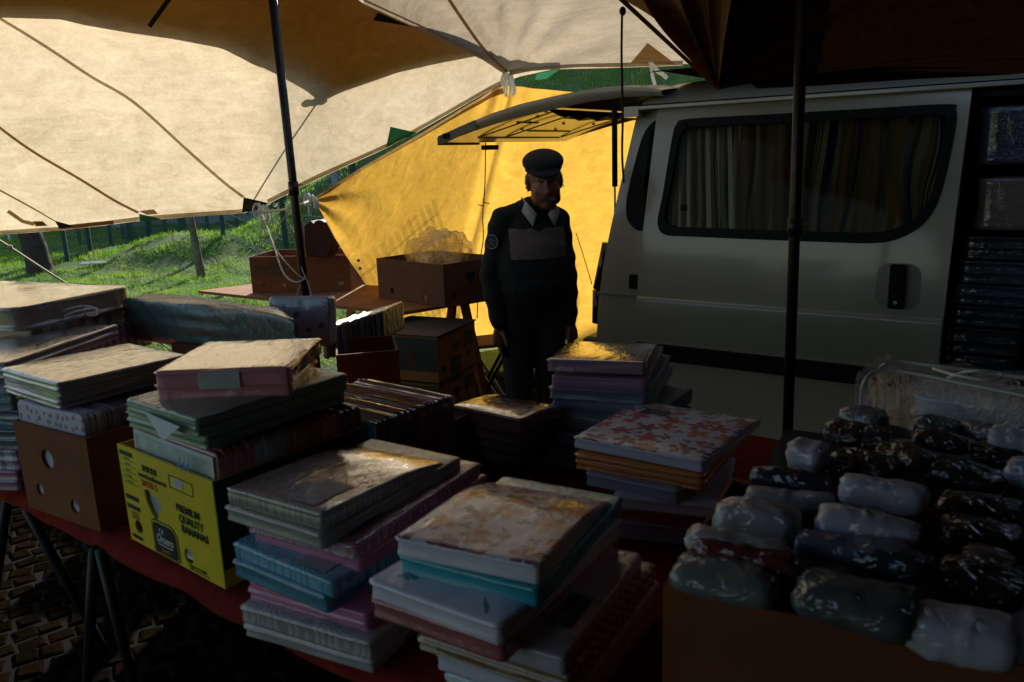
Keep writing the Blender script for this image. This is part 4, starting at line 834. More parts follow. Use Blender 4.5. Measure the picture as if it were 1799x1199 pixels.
# big quilt
def quilt():
    foot = [Z(*p, 1.165) for p in ((212, 521), (303, 534), (420, 545), (522, 560), (497, 540), (380, 525), (275, 514))]; cen_ = sum(foot, Vector())/len(foot); cen_.z = 1.018
    ring = []
    for i in range(7):
        a, b = foot[i], foot[(i+1) % 7]; pa_ = foot[i-1]; r_ = .12
        ring += [a.lerp(pa_, r_*.5)*.25+a*.5+a.lerp(b, r_*.5)*.25] + [a.lerp(b, t) for t in np.linspace(r_, 1-r_, 12)]
    n = len(ring); V = []; F = []
    for z, o in ((0, -.015), (.010, -.003), (.038, .004), (.046, -.004), (.055, .003), (.082, .006), (.092, -.004), (.102, .003), (.125, .001), (.139, -.010)):
        for p in ring:
            d = (p-cen_); d.z = 0; dn_ = d.normalized(); q_ = d+dn_*(o+.005*noise.noise(p*9+Vector((0, 0, z*40)))); V.append((q_.x, q_.y, z+.006*noise.noise(p*6)*(z/.11)))
    for sc in (.9, .75, .55, .35, .15):
        for p in ring: d = (p-cen_)*sc; V.append((d.x, d.y, .143+.012*(1-sc**2)+.006*noise.noise(Vector((d.x*9, d.y*12, 2)))))
    m_ = len(V)//n
    for i in range(m_-1):
        for j in range(n): F.append((i*n+j, i*n+(j+1) % n, (i+1)*n+(j+1) % n, (i+1)*n+j))
    F.append(tuple((m_-1)*n+j for j in range(n)))
    k = NT('quilted_satin'); x = k.n('SeparateXYZ'); k.set(x.inputs[0], k.co(rot=(.6, .785, .785)))
    a = k.math('ABSOLUTE', k.math('SINE', k.math('MULTIPLY', x.outputs[0], 42))); b = k.math('ABSOLUTE', k.math('SINE', k.math('MULTIPLY', x.outputs[1], 42))); h = k.math('POWER', k.math('MULTIPLY', a, b), .35)
    k.set(k.b.inputs['Base Color'], k.mix(h, (.012, .04, .033), (.04, .10, .085))); k.b.inputs['Roughness'].default_value = .6; k.set(k.b.inputs['Normal'], k.bump(h, .5, .008))
    k.b.inputs['Coat Weight'].default_value = 1; k.b.inputs['Coat Roughness'].default_value = .06; k.b.inputs['Coat IOR'].default_value = 1.5
    k.set(k.b.inputs['Coat Normal'], k.bump(k.noise(k.co(scale=(1, 3, 1)), 22, 4, .6, 2), .35, .012))
    o = mesh('quilt', V, F, k.m, None, True); o.location = cen_; return tag(o, 'thick teal green quilt in clear plastic, behind the pink packs', 'quilt')
quilt()
BL1 = fabric((.20, .15, .12), 'rib', (.42, .34, .27), sc=.45); BL2 = fabric((.12, .12, .15), 'rib', (.3, .29, .32), sc=.8)
pack('tan blanket in a zipped bag on the back left pile, topmost', (-230, 530), (25, 545), None, 1.19, .07, fabric((.28, .2, .15), film=2.3), 2, .012, length=.45, rnd=.05, name='blanket_bag', cat='blanket bag')
bbag = pack('brown ribbed blanket bag with a white cord handle, second at back left', (-210, 560), (55, 576), None, 1.125, .075, BL1, 2, .012, length=.5, rnd=.04, name='blanket_bag', cat='blanket bag')
pack('grey fluffy blanket bag with a brown label band at back left', (-150, 596), (60, 612), None, 1.07, .09, BL2, 2, .014, length=.48, rnd=.05, name='blanket_bag', cat='blanket bag')
mb = MB(); mb.tube(crv([Z(92, 558, 1.13), Z(118, 544, 1.16), Z(150, 538, 1.16), Z(172, 545, 1.15), Z(168, 554, 1.13), Z(148, 552, 1.13), Z(150, 542, 1.15)], 6), .004, 6); mb.tube(crv([Z(104, 560, 1.13), Z(128, 549, 1.15), Z(160, 542, 1.16)], 6), .004, 6)
bpy.context.view_layer.update(); o = mb.build('cord_handle', RWHITE, bbag, True); o.matrix_parent_inverse = bbag.matrix_world.inverted()
# upright floral pack and row of thin packs behind
stand('grey leafy-print duvet pack standing upright behind the quilt', Z(528, 606, 1.02), math.radians(-8), .20, .155, .06, fabric((.42, .42, .50), 'sprig', (.04, .09, .11), sc=.6), lean=.18, name='duvet_pack', folds=2)
MB_ = None
bx = Z(600, 625, .95); ang = math.radians(18)
for i in range(11):
    b = Z(598+i*8.2, 618-i*1.4, .89)+Vector((0, .02*i, 0)); stand('thin slate linen pack filed in the small dark carton, %s from the left' % ['first', 'second', 'third', 'fourth', 'fifth', 'sixth', 'seventh', 'eighth', 'ninth', 'tenth', 'eleventh'][i], b, math.radians(75), .22, .11, .011, fabric((.05, .055, .08) if i % 3 else (.12, .13, .16)), group='thin packs filed in the dark carton', lean=0, folds=1, puff=.001)
# ---- cartons
def carton(label, near_left, rz, w_, l_, h_, m, holes=(), heart=None, name='banana_box', z0=.75, thk=.006, inner=CARDIN):
    """open carton; local x along the front face from its left corner, y going back, z up"""
    e = empty(name, (near_left.x, near_left.y, z0), rz); tag(e, label, 'cardboard box')
    f = MB().box((w_/2, thk/2, h_/2), (w_, thk, h_)).build('front_wall', m, e)
    cuts = []
    mb = MB()
    for (u, v, r) in holes: mb.tube([(u*w_, -.05, h_*(1-v)), (u*w_, .05, h_*(1-v))], r, 20)
    if heart:
        u, v, s = heart; pts = [(u*w_+x*s, -.05, h_*(1-v)+z_*s) for x, z_ in ((-1, .9), (-.4, 1.0), (.1, .65), (.6, .8), (1, .45), (.9, -.1), (.3, -.9), (.0, -1.0), (-.5, -.55), (-.95, .2))]; mb.prism(pts, (0, .1, 0))
    if mb.V:
        c_ = mb.build('cutter', m, e); bm = bmesh.new(); bm.from_mesh(c_.data); bmesh.ops.recalc_face_normals(bm, faces=bm.faces[:]); bm.to_mesh(c_.data); bm.free(); 
        bpy.context.view_layer.update(); q = f.modifiers.new('c', 'BOOLEAN'); q.object = c_; q.operation = 'DIFFERENCE'; q.solver = 'EXACT'; evalmesh(f); bpy.data.objects.remove(c_)
    MB().box((w_-thk/2, l_/2, h_/2), (thk, l_-2*thk-.001, h_-.001)).build('side_wall', m, e); MB().box((thk/2, l_/2, h_/2), (thk, l_-2*thk-.001, h_-.001)).build('side_wall', m, e)
    MB().box((w_/2, l_-thk/2, h_/2), (w_, thk, h_)).build('back_wall', m, e); MB().box((w_/2, l_/2, thk/2+.001), (w_-2*thk-.001, l_-2*thk-.001, thk)).build('bottom', inner, e)
    return e
def text(s, x, z, size, m, parent, y=-.0012, rot=(math.pi/2, 0, 0), bold=0, sx=1.0, name='lettering', align='LEFT', face='front', shear=0):
    cu = bpy.data.curves.new('txt', 'FONT'); cu.body = s; cu.size = size; cu.extrude = .0003; cu.offset = bold; cu.align_x = align; cu.shear = shear; cu.resolution_u = 3; o = bpy.data.objects.new('txt', cu); C.objects.link(o)
    dg = bpy.context.evaluated_depsgraph_get(); me = bpy.data.meshes.new_from_object(o.evaluated_get(dg)); bpy.data.objects.remove(o); me.materials.clear(); me.materials.append(m)
    r = link(name, me, parent); r.location = (x, y, z); r.rotation_euler = rot; r.scale = (sx, 1, 1); return r
tl = Z(205, 778, .99); tr = Z(372, 845, .99); dv = (tr-tl); rz = math.atan2(dv.y, dv.x); W = dv.length; Hh = .238
yb = carton('bright yellow banana box with black print standing on the red cloth', tl, rz, W, .39, Hh, YBOX, [(.12, .82, .017), (.66, .86, .018)], (.34, .50, .034))
def Q(u, v): return (u*W, Hh*(1-v))
def rect(u0, v0, u1, v1, m, y=-.0008, parent=yb, name='print'):
    (x0, z0), (x1, z1) = Q(u0, v0), Q(u1, v1); o = MB().box(((x0+x1)/2, y, (z0+z1)/2), (x1-x0, .0006, abs(z1-z0))).build(name, m, parent); return o
for i, s in enumerate(('PREMIUM', 'QUALITY', 'BANANAS')): text(s, *Q(.60+.015*i,   .43+.098*i), .0245, INK, yb, bold=.0006, sx=[.92, .95, .93][i])
text('www.fratelliorsero.it', *Q(.22, .245), .0165, INK, yb, bold=.0003, sx=.86); text('201705 2', *Q(.24, .33), .021, INKR, yb, bold=.0003, sx=.86)
for i in range(4): rect(.27+i*.042, .115, .303+i*.042, .175, INK)
for i in range(4): text('ftpy'[i], *Q(.277+i*.042, .163), .012, YBOX, yb, y=-.002)
for a in ((.56, .10, .80, .108), (.56, .22, .80, .228), (.56, .108, .565, .22), (.795, .108, .80, .22)): rect(*a, INK)
rect(.60, .12, .70, .20, WPAP)
for i in range(4): rect(.61, .13+i*.017, .69, .136+i*.017, GLAB, y=-.0014)
for v in (.045, .50, .60): rect(.02, v, .17, v+.045, INK)
rect(.03, .92, .15, .955, INK)
for i in range(5): rect(.02, .13+i*.06, .19, .134+i*.06, INK); rect(.07, .105+i*.06, .13, .115+i*.06, INK)
for i in range(4): rect(.06, .67+i*.02, .15, .678+i*.02, INK)
text('Registro ICA 00000', *Q(.66, .955), .0105, INK, yb, sx=.8); rect(.66, .97, .86, .978, INK)
x0, z0 = Q(.30, .985); x1, z1 = Q(.555, .66)
def rpoly(x0, z0, x1, z1, r, y, m, name, parent=yb):
    o = rr(x0, z0, x1, z1, (r*.6, r*1.6, r*.9, r*.6), 5); return MB().prism([(a, y, b) for a, b in o], (0, .0005, 0)).build(name, m, parent)
rpoly(x0-.006, z0-.002, x1+.006, z1+.006, .02, -.0008, INK, 'emblem_rim'); rpoly(x0-.003, z0+.001, x1+.003, z1+.003, .018, -.0014, YBOX, 'emblem_line'); em = rpoly(x0, z0+.003, x1, z1, .016, -.002, INK, 'emblem')
text('F.lli', (x0+x1)/2-.022, z1-.022, .016, WHT, yb, y=-.003, shear=.2); text('Orsero', (x0+x1)/2-.036, z1-.045, .029, WHT, yb, y=-.003, sx=.82, shear=.25, bold=.0003); text('QUALITA', (x0+x1)/2, z1-.066, .009, YBOX, yb, y=-.003, align='CENTER')
MB().box(((x0+x1)/2, -.003, z1-.051), (.06, .0005, .002)).build('underline', WHT, yb)
# black side panel with banana arcs
MB().box((W+.0006, .195, Hh*.58), (.001, .385, Hh*.82)).build('side_print', INK, yb)
for i in range(6):
    pts = [(W+.0024, .135+(.075-.011*i)*math.cos(a)+.006*i, .14+(.075-.009*i)*math.sin(a)) for a in np.linspace(math.radians(95+3*i), math.radians(275-4*i), 16)]; MB().tube([(p[0], p[1], p[2]) for p in pts], .0018, 4).build('banana_print', YBOX, yb)
# contents of the yellow box
ux = Vector((math.cos(rz), math.sin(rz), 0)); uy = Vector((-ux.y, ux.x, 0)); cen = tl+ux*W*.56
CG = mat('paper_card_grey', (.42, .45, .48), .5, 0, .3, 30, coat=.8); CDK = mat('paper_card_dark', (.05, .06, .07), .5, 0, .3, coat=.8)
seq = [((.42, .15, .17), .042, CG, 'rose pack with grey printed card, foremost in the yellow box'), ((.36, .13, .15), .04, None, 'dusty rose pack second in the yellow box'), ((.30, .31, .35), .045, None, 'silver grey pack third in the yellow box'), ((.24, .25, .29), .04, None, 'slate grey pack fourth in the yellow box'), ((.28, .05, .07), .05, None, 'deep red pack in the middle of the yellow box'), ((.22, .035, .05), .045, None, 'wine red pack behind the deep red one in the yellow box'), ((.36, .07, .09), .05, CDK, 'red pack with a white-bordered card in the yellow box'), ((.06, .055, .05), .06, CDK, 'black pack with a white-bordered card at the back of the yellow box')]
q = .012
zc = .77
for c, t, cd_, lb in seq:
    b = cen+uy*(q+.002); b.z = zc; stand(lb, b, rz, W*.84, .265, t-.003, fabric(tuple(min(.8, v_*1.6) for v_ in c)), lean=.04, card=cd_ or False, group='packs filed upright in the yellow box'); q += t
# blue emblem on the foremost card
bpy.context.view_layer.update(); sheet0 = [o for o in S.objects if o.get('label', '').startswith('rose pack with grey')][0]; EMB = mat('blue_print', (.02, .2, .5), .5, coat=.8); mb = MB()
for i in range(3):
    c_ = cen-uy*.006+ux*(.062+.017*i); c_.z = 1.004; mb.grid([[c_+ux*(.010*math.sin(a*1.3)+w_*(1-abs(a)/1.3))+Vector((0, 0, .021*a/1.3)) for a in np.linspace(-1.2, 1.3, 9)] for w_ in (-.005, .005)])
o = mb.build('emblem', EMB, sheet0); o.matrix_parent_inverse = sheet0.matrix_world.inverted()
# second row, further back (tops lit gold)
q = .395; cen2 = tl+ux*W*.64
for c, t, cd_, lb in [((.01, .14, .28), .045, None, 'blue pack in the dark carton behind the yellow box'), ((.02, .11, .2), .04, None, 'dark blue pack behind the bright blue one'), ((.07, .06, .055), .06, CDK, 'black pack with a white-bordered card behind the blue packs'), ((.16, .10, .07), .035, None, 'brown pack standing behind the black carded one'), ((.2, .04, .05), .045, None, 'maroon pack before the last slate one, catching gold light'), ((.13, .15, .22), .055, None, 'slate blue pack last in the row, its top lit gold')]:
    b = cen2+uy*q; b.z = .77; stand(lb, b, rz+.04, W*.84, .222, t-.003, fabric(c, film=2.2), lean=.06, card=cd_ or False, group='packs filed in the carton behind the yellow box'); q += t
carton('dark brown carton behind the yellow box, holding blue and black packs', tl+ux*.04+uy*.405, rz+.04, W*.97, .34, .17, CARDD, name='cardboard_box')
# brown box at left
tl2 = Z(22, 737, .99); tr2 = Z(150, 770, .99); dv2 = tr2-tl2; rz2 = math.atan2(dv2.y, dv2.x); W2 = dv2.length
carton('plain reddish brown carton with round holes at the table corner, far left', tl2, rz2, W2, .46, .238, CARD, [(.42, .35, .026), (.23, .74, .016), (.70, .80, .018)], name='cardboard_box')
ux2 = Vector((math.cos(rz2), math.sin(rz2), 0)); uy2 = Vector((-ux2.y, ux2.x, 0)); cen = tl2+ux2*W2*.47; q = .008
for c, t, cd_, pt, lb in [((.50, .48, .56), .05, None, 'sprig', 'white pack sprinkled with small pink flowers in the left brown carton'), ((.34, .30, .4), .035, None, 'sprig', 'lilac flowered pack second in the left brown carton'), ((.3, .2, .3), .035, None, 'plain', 'mauve pack third in the left brown carton'), ((.1, .12, .13), .05, CDK, 'plain', 'dark pack with a white-bordered card in the left brown carton'), ((.14, .2, .2), .06, None, 'plain', 'grey green pack at the back of the left brown carton')]:
    b = cen+uy2*(q+.002); b.z = .77; stand(lb, b, rz2, W2*.88, .262, t-.003, fabric(c, pt, (.35, .08, .16), film=.5), lean=.03, card=cd_ or False, group='packs filed in the left brown carton'); q += t
carton('small dark carton holding a row of thin slate packs behind the pink packs', Z(590, 622, .94), math.radians(12), .22, .26, .165, CARDD, name='cardboard_box', z0=.77)
carton('dark carton carrying the teal quilt', Vector(Z(300, 600, 1.04)), math.radians(-28), .42, .24, .285, CARDD, name='cardboard_box')
# ---- orange carton at bottom right with rolled bags
tl3 = Z(1165, 1030, 1.0); tr3 = Z(1799, 1172, 1.0); dv3 = (tr3-tl3); rz3 = math.atan2(dv3.y, dv3.x)
carton('large orange brown carton in the right foreground full of bagged linen', tl3, rz3, .56, .42, .25, CARD, [(.56, .83, .03)], name='cardboard_box')
ux3 = Vector((math.cos(rz3), math.sin(rz3), 0)); uy3 = Vector((-ux3.y, ux3.x, 0))
carton('second brown carton behind the orange one, hidden under bags', tl3+uy3*.43+ux3*.02, rz3, .56, .42, .15, CARDD, name='cardboard_box')
tag(MB().box(tl3+uy3*.45+ux3*.28-Vector((0, 0, .06)), (.5, .8, .04), rz3).build('liner_sheet', DLAB), 'black plastic liner under the bagged linen in the right cartons', 'liner')
def bag(label, x0, y0, x1, y1, z, dep, h, c, pat='plain', c2=None, rot=0):
    """small soft bag; (x0,y0)-(x1,y1): upper front edge"""
    a = Z(x0, y0, z); b = Z(x1, y1, z); d = b-a; ln = d.length; an = math.atan2(d.y, d.x); _seed[0] += 1
    h *= .68; me = pack_mesh(ln, dep, h, 1, _seed[0]+40, .006, min(.03, dep*.35)); k = len(me.vertices)
    off = Vector((_seed[0]*2.3, 1, 0))
    for v in me.vertices:
        s = 1-.30*abs(2*v.co.z/h-1)**2.2; e_ = 1-.35*abs(v.co.x/(ln/2))**4
        v.co.y *= s*(.85+.15*e_); v.co.x *= (1-.10*abs(2*v.co.z/h-1)**2); v.co.z = h/2+(v.co.z-h/2)*(.75+.25*e_)
        n1 = noise.noise(v.co*26+off); n2 = noise.noise(Vector((v.co.x*40, v.co.y*14, v.co.z*30))+off); rd = max(0, 1-abs(n1)*3)**2*.0035-(abs(n2)**.6)*.002
        v.co += (v.co-Vector((0, 0, h/2))).normalized()*rd + Vector((0, noise.noise(v.co*15+off), noise.noise(v.co*12+off+Vector((5, 0, 0)))))*.007
    ny = Vector((-math.sin(an), math.cos(an), 0)); cc = (a+b)/2+ny*dep/2; cc.z = z-h; M = Matrix.Rotation(an, 3, 'Z')
    return place('linen_bag', label, 'bagged linen', me, fabric(tuple(v_*(.55 if max(c) < .4 else .85) for v_ in c), pat, c2, 1.6), cc, M, 'small bags heaped in the right-hand cartons')
bag('pale grey green bag at the front left corner of the orange carton', 1172, 1000, 1362, 1040, 1.03, .085, .06, (.24, .29, .28))
bag('crumpled grey blue bag in the middle of the orange carton front', 1386, 1038, 1612, 1092, 1.04, .10, .07, (.13, .16, .18))
bag('bright white bag at the front right of the orange carton', 1578, 1092, 1796, 1142, 1.03, .09, .065, (.62, .64, .74))
bag('shiny crimson bag behind the pale green one', 1212, 962, 1402, 996, 1.045, .05, .045, (.22, .012, .025))
bag('white bag behind the crimson one at the carton edge', 1202, 945, 1385, 970, 1.05, .05, .05, (.45, .42, .42))
bag('grey white speckled bag next to the dark red pack', 1246, 896, 1394, 925, 1.05, .08, .07, (.42, .41, .43))
bag('long white bag lying in the centre of the heap', 1430, 912, 1618, 944, 1.05, .07, .055, (.56, .56, .66))
bag('blue grey bag half under the long white one', 1394, 948, 1600, 985, 1.04, .06, .05, (.26, .28, .38))
bag('dark teal bag in the middle of the right-hand heap', 1478, 968, 1625, 1005, 1.035, .07, .05, (.015, .04, .05))
bag('white bag with a shadowed top beside the navy bag', 1472, 852, 1628, 880, 1.05, .07, .06, (.56, .56, .66))
bag('thin white bag lying left in the right-hand heap', 1308, 868, 1470, 886, 1.02, .05, .035, (.4, .42, .5))
bag('navy bag at the left of the right-hand heap', 1312, 832, 1458, 856, 1.03, .06, .045, (.012, .02, .06))
bag('short fat white bag standing out at the left of the heap', 1376, 785, 1438, 800, 1.05, .07, .065, (.55, .54, .6))
bag('pinkish grey bag just below the clear zipped bag', 1468, 722, 1538, 738, 1.04, .07, .06, (.3, .25, .27))
bag('dark bag with a gold patch in the back of the heap', 1530, 778, 1610, 812, 1.03, .08, .045, (.05, .04, .025))
bag('sea green bag near the clear zipped bag', 1604, 740, 1682, 752, 1.035, .06, .045, (.10, .14, .13))
bag('dark red brown bag right of the gold patched one', 1600, 768, 1700, 782, 1.03, .06, .04, (.07, .02, .015))
bag('pale grey bag beside the sea green one', 1682, 742, 1742, 762, 1.035, .05, .04, (.25, .25, .27))
bag('blue white bag at the right edge of the heap', 1732, 758, 1840, 778, 1.05, .08, .06, (.42, .44, .55))
bag('small blue white bag lower at the right edge', 1762, 818, 1850, 838, 1.04, .07, .05, (.3, .34, .45))
bag('dim rose bag lying on its side at the right edge', 1690, 990, 1790, 1010, 1.03, .08, .05, (.12, .06, .05))
for i, (x0, y0, x1, y1) in enumerate([(1640, 880, 1790, 915), (1650, 930, 1800, 960), (1450, 800, 1560, 830), (1620, 820, 1760, 850), (1640, 1010, 1800, 1050), (1500, 760, 1600, 780), (1440, 750, 1520, 765), (1380, 810, 1470, 835), (1240, 1000, 1400, 1030), (1700, 790, 1800, 810)]):
    bag('black shiny bag in the right-hand heap, %s' % ['behind the teal one', 'at the right edge below the middle', 'behind the white shadowed one', 'below the blue white one', 'right of the white front bag', 'left of the sea green one', 'under the zipped bag corner', 'beside the fat white one', 'under the crimson one', 'under the blue white one at the edge'][i], x0, y0, x1, y1, 1.02, .09, .05, (.012, .012, .014))
# clear zipped bag with white piping
def zipbag(label, pts, Yd, h, fill):
    e = empty('zipped_bag', (0, 0, 0)); tag(e, label, 'zipped bag')
    rim = crv([Z(x, y, z) for x, y, z in pts], 8); MB().tube(rim, .0045, 8).build('piping', mat('clear_piping', (.45, .45, .45), .2, 0, .1, coat=1), e, True)
    nb = Vector((.15, .98, 0)).normalized()
    G = [[p+nb*q + Vector((0, 0, .006*math.sin(i*.9)+(-.0 if q else 0))) for i, p in enumerate(rim)] for q in (0, .03, .06)]
    MB().grid(G).build('film_top', film_mat('clear_film', alpha=.12), e, True)
    G = []
    for t in np.linspace(0, 1, 10): G.append([Vector((p.x, p.y, p.z+(min(.93, p.z)-p.z)*t)) + Vector((.3, -1, 0))*(.012*noise.noise(Vector((i*.25, t*3, 1)))+.01*math.sin(math.pi*t)) for i, p in enumerate(rim)])
    MB().grid(G).build('film_front', film_mat('clear_film_front', alpha=.03), e, True)
    if fill:
        a = Z(*fill[0]); b = Z(*fill[1]); d = b-a; an = math.atan2(d.y, d.x); me = pack_mesh(d.length, .2, .085, 2, 91, .012, .035); o = link('white_filling', me, e); me.materials.append(fabric((.7, .7, .7), film=1.6)); c = (a+b)/2+Vector((-math.sin(an), math.cos(an), 0))*.115; c.z = .955; o.location = c; o.rotation_euler = (0, 0, an)
    return e
zipbag('clear zipped plastic bag with white piping and white linen, nearer one at right', [(1514, 738, .98), (1513, 700, 1.03), (1520, 668, 1.075), (1545, 652, 1.09), (1600, 656, 1.09), (1700, 676, 1.09), (1800, 696, 1.09), (1900, 716, 1.09)], 0, .1, ((1600, 702, 1.04), (1900, 745, 1.04)))
zb2 = zipbag('second clear zipped bag behind the nearer one, with dark filling', [(1540, 655, 1.05), (1552, 642, 1.085), (1580, 636, 1.09), (1650, 645, 1.09), (1740, 656, 1.09), (1900, 680, 1.09)], 0, .1, None)
mb = MB(); mb.tube(crv([Z(1640, 648, 1.1), Z(1680, 660, 1.12), Z(1730, 668, 1.12), Z(1757, 664, 1.12), Z(1755, 656, 1.12), Z(1720, 652, 1.13), Z(1690, 655, 1.12), Z(1665, 665, 1.10)], 6), .0035, 6)
mb.build('cord_handle', RWHITE, zb2, True)
# dark table beneath the right heap and tall stack
# ---- stock stacked inside the van door
def vloc(x, y, z): return Vector((.61, 4.0, 0))+Vector((.824, -.566, 0))*x+Vector((.566, .824, 0))*y+Vector((0, 0, z))
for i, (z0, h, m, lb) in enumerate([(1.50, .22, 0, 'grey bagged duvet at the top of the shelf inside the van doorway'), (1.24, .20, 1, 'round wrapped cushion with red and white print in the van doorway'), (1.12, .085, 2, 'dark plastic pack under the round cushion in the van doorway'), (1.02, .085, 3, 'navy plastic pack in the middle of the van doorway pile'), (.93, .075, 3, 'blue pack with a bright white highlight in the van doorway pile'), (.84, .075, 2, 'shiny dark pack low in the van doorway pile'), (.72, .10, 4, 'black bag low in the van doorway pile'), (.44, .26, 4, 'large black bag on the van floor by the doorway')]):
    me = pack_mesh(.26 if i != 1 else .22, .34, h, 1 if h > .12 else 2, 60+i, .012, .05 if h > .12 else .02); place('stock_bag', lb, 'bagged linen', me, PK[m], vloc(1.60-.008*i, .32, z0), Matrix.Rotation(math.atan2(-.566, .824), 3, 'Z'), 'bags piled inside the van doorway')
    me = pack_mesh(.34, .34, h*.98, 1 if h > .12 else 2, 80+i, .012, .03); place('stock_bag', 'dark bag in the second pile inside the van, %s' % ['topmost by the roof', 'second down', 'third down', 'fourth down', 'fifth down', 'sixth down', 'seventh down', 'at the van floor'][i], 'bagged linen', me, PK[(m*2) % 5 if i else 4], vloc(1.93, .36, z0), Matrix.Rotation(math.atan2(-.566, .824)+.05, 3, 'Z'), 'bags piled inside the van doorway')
# ================================================================== BACK TABLE
WOODT = mat('orange_board', (.28, .10, .022), .85, 0, .25, 7, .2, 40)
bt = empty('trestle_table', (Z(705, 549, .8).x, Z(705, 549, .8).y, 0)); tag(bt, 'orange brown board on trestles under the back boxes beside the man', 'table'); O = Vector(bt.location)
A_, B_ = Z(348, 511, .8), Z(705, 549, .8); R_ = Z(905, 516, .8); F_ = A_+(R_-B_)*.75
MB().prism([A_-O, B_-O, R_-O, F_-O], (0, 0, -.018)).build('tabletop', WOODT, bt)
for (x, y) in ((612, 551), (632, 553), (793, 541), (815, 540)):
    t = Z(x, y, .78)+Vector((0, .08, 0)); MB().bar(t-O, t-O+Vector((.12 if x in (632, 815) else -.12, .1, -.76)), .045, .03).build('leg', WOODT, bt)
def boxat(label, A, B, C_, z1, h, m, cat='cardboard box', name='banana_box', holes=(), heart=None, z0=None):
    a = Z(*A, z1); b = Z(*B, z1); d = b-a; return carton(label, Vector((a.x, a.y, 0)), math.atan2(d.y, d.x), d.length, C_, h, m, holes, heart, name, z0 if z0 is not None else z1-h)
b1_ = boxat('open brown banana box at the left of the back board, with round holes', (437, 452), (613, 448), .40, 1.03, .228, CARD, holes=[(.125, .80, .014), (.33, .80, .014), (.90, .75, .02)])
for i, (s, v) in enumerate((('BANANAS', .25), ('PREMIUM QUALITY', .36), ('FRATELLI ORSERO', .50))): text(s, .03+(.1 if i == 0 else 0), .228*(1-v), .022 if i == 0 else .034, INK, b1_, sx=.75)
a_, n_, r_ = Z(661, 456, 1.03), Z(778, 468, 1.03), Z(842, 455, 1.03)
b2_ = carton('open dark brown banana box holding clear plastic, at the right of the back board', Vector((a_.x, a_.y, 0)), math.atan2((n_-a_).y, (n_-a_).x), (n_-a_).length, .44, .235, CARDD, [(.22, .78, .018), (.72, .84, .018)], None, z0=.802)
dn = math.atan2((n_-a_).y, (n_-a_).x)
for (yy, zz) in ((.07, .06), (.33, .07)): MB().tube([((n_-a_).length+.002, yy, zz), ((n_-a_).length+.0035, yy, zz)], .016, 14).build('vent_hole', INK, b2_)
MB().prism([((n_-a_).length+.002, .20+x*.04, .15+y*.03) for x, y in ((-1, .5), (-.3, .8), (.1, .5), (.7, .8), (1, .3), (.4, -.8), (0, -1), (-.7, -.2))], (.001, 0, 0)).build('hand_hole', INK, b2_)
# crumpled clear plastic
mb = MB(); c = P(770, 440, 4.85); V = []; n_u, n_v = 60, 34
for j in range(n_v+1):
    for i in range(n_u):
        th = math.pi*.62*j/n_v; ph = 2*math.pi*i/n_u; d = Vector((math.sin(th)*math.cos(ph), math.sin(th)*math.sin(ph), math.cos(th)))
        r = 1+.30*noise.noise(d*2.1+Vector((3, 1, 0)))+.16*abs(noise.noise(d*5+Vector((1, 7, 0))))+.07*noise.noise(d*13)
        V.append(c+Vector((d.x*.19*r, d.y*.16*r, d.z*.17*r-.05)))
F = [(j*n_u+i, j*n_u+(i+1) % n_u, (j+1)*n_u+(i+1) % n_u, (j+1)*n_u+i) for j in range(n_v) for i in range(n_u)]
CF = film_mat('crumpled_film', (.98, .94, .84), .02, .12); tag(mesh('plastic_wrap', V, F, CF, None, True), 'crumpled clear plastic wrap bulging out of the back brown box', 'plastic wrap')
V2 = [c+(v-c)*.72+Vector((.02*noise.noise(v*20), .02*noise.noise(v*21), .01)) for v in V]; mesh('inner_wrap', V2, F, CF, bpy.data.objects['plastic_wrap'], False)
# dark red bundle behind the left box
mb = MB(); c = P(558, 420, 5.0); G = []
outl = [(538, 452), (531, 420), (533, 398), (540, 392), (546, 388), (549, 394), (556, 387), (564, 388), (572, 392), (577, 386), (579, 398), (586, 420), (584, 436), (578, 452)]
fr = [P(x, y, 4.92) for x, y in outl]; mb = MB(); mb.prism(fr, (0.02, .14, 0)); 
tag(mb.build('folded_umbrella', mat('dark_red_cloth', (.055, .012, .008), .7, 0, .5, 20, .5, 30), None, False, .012), 'dark red brown folded parasol with pointed tips behind the left back box', 'parasol')
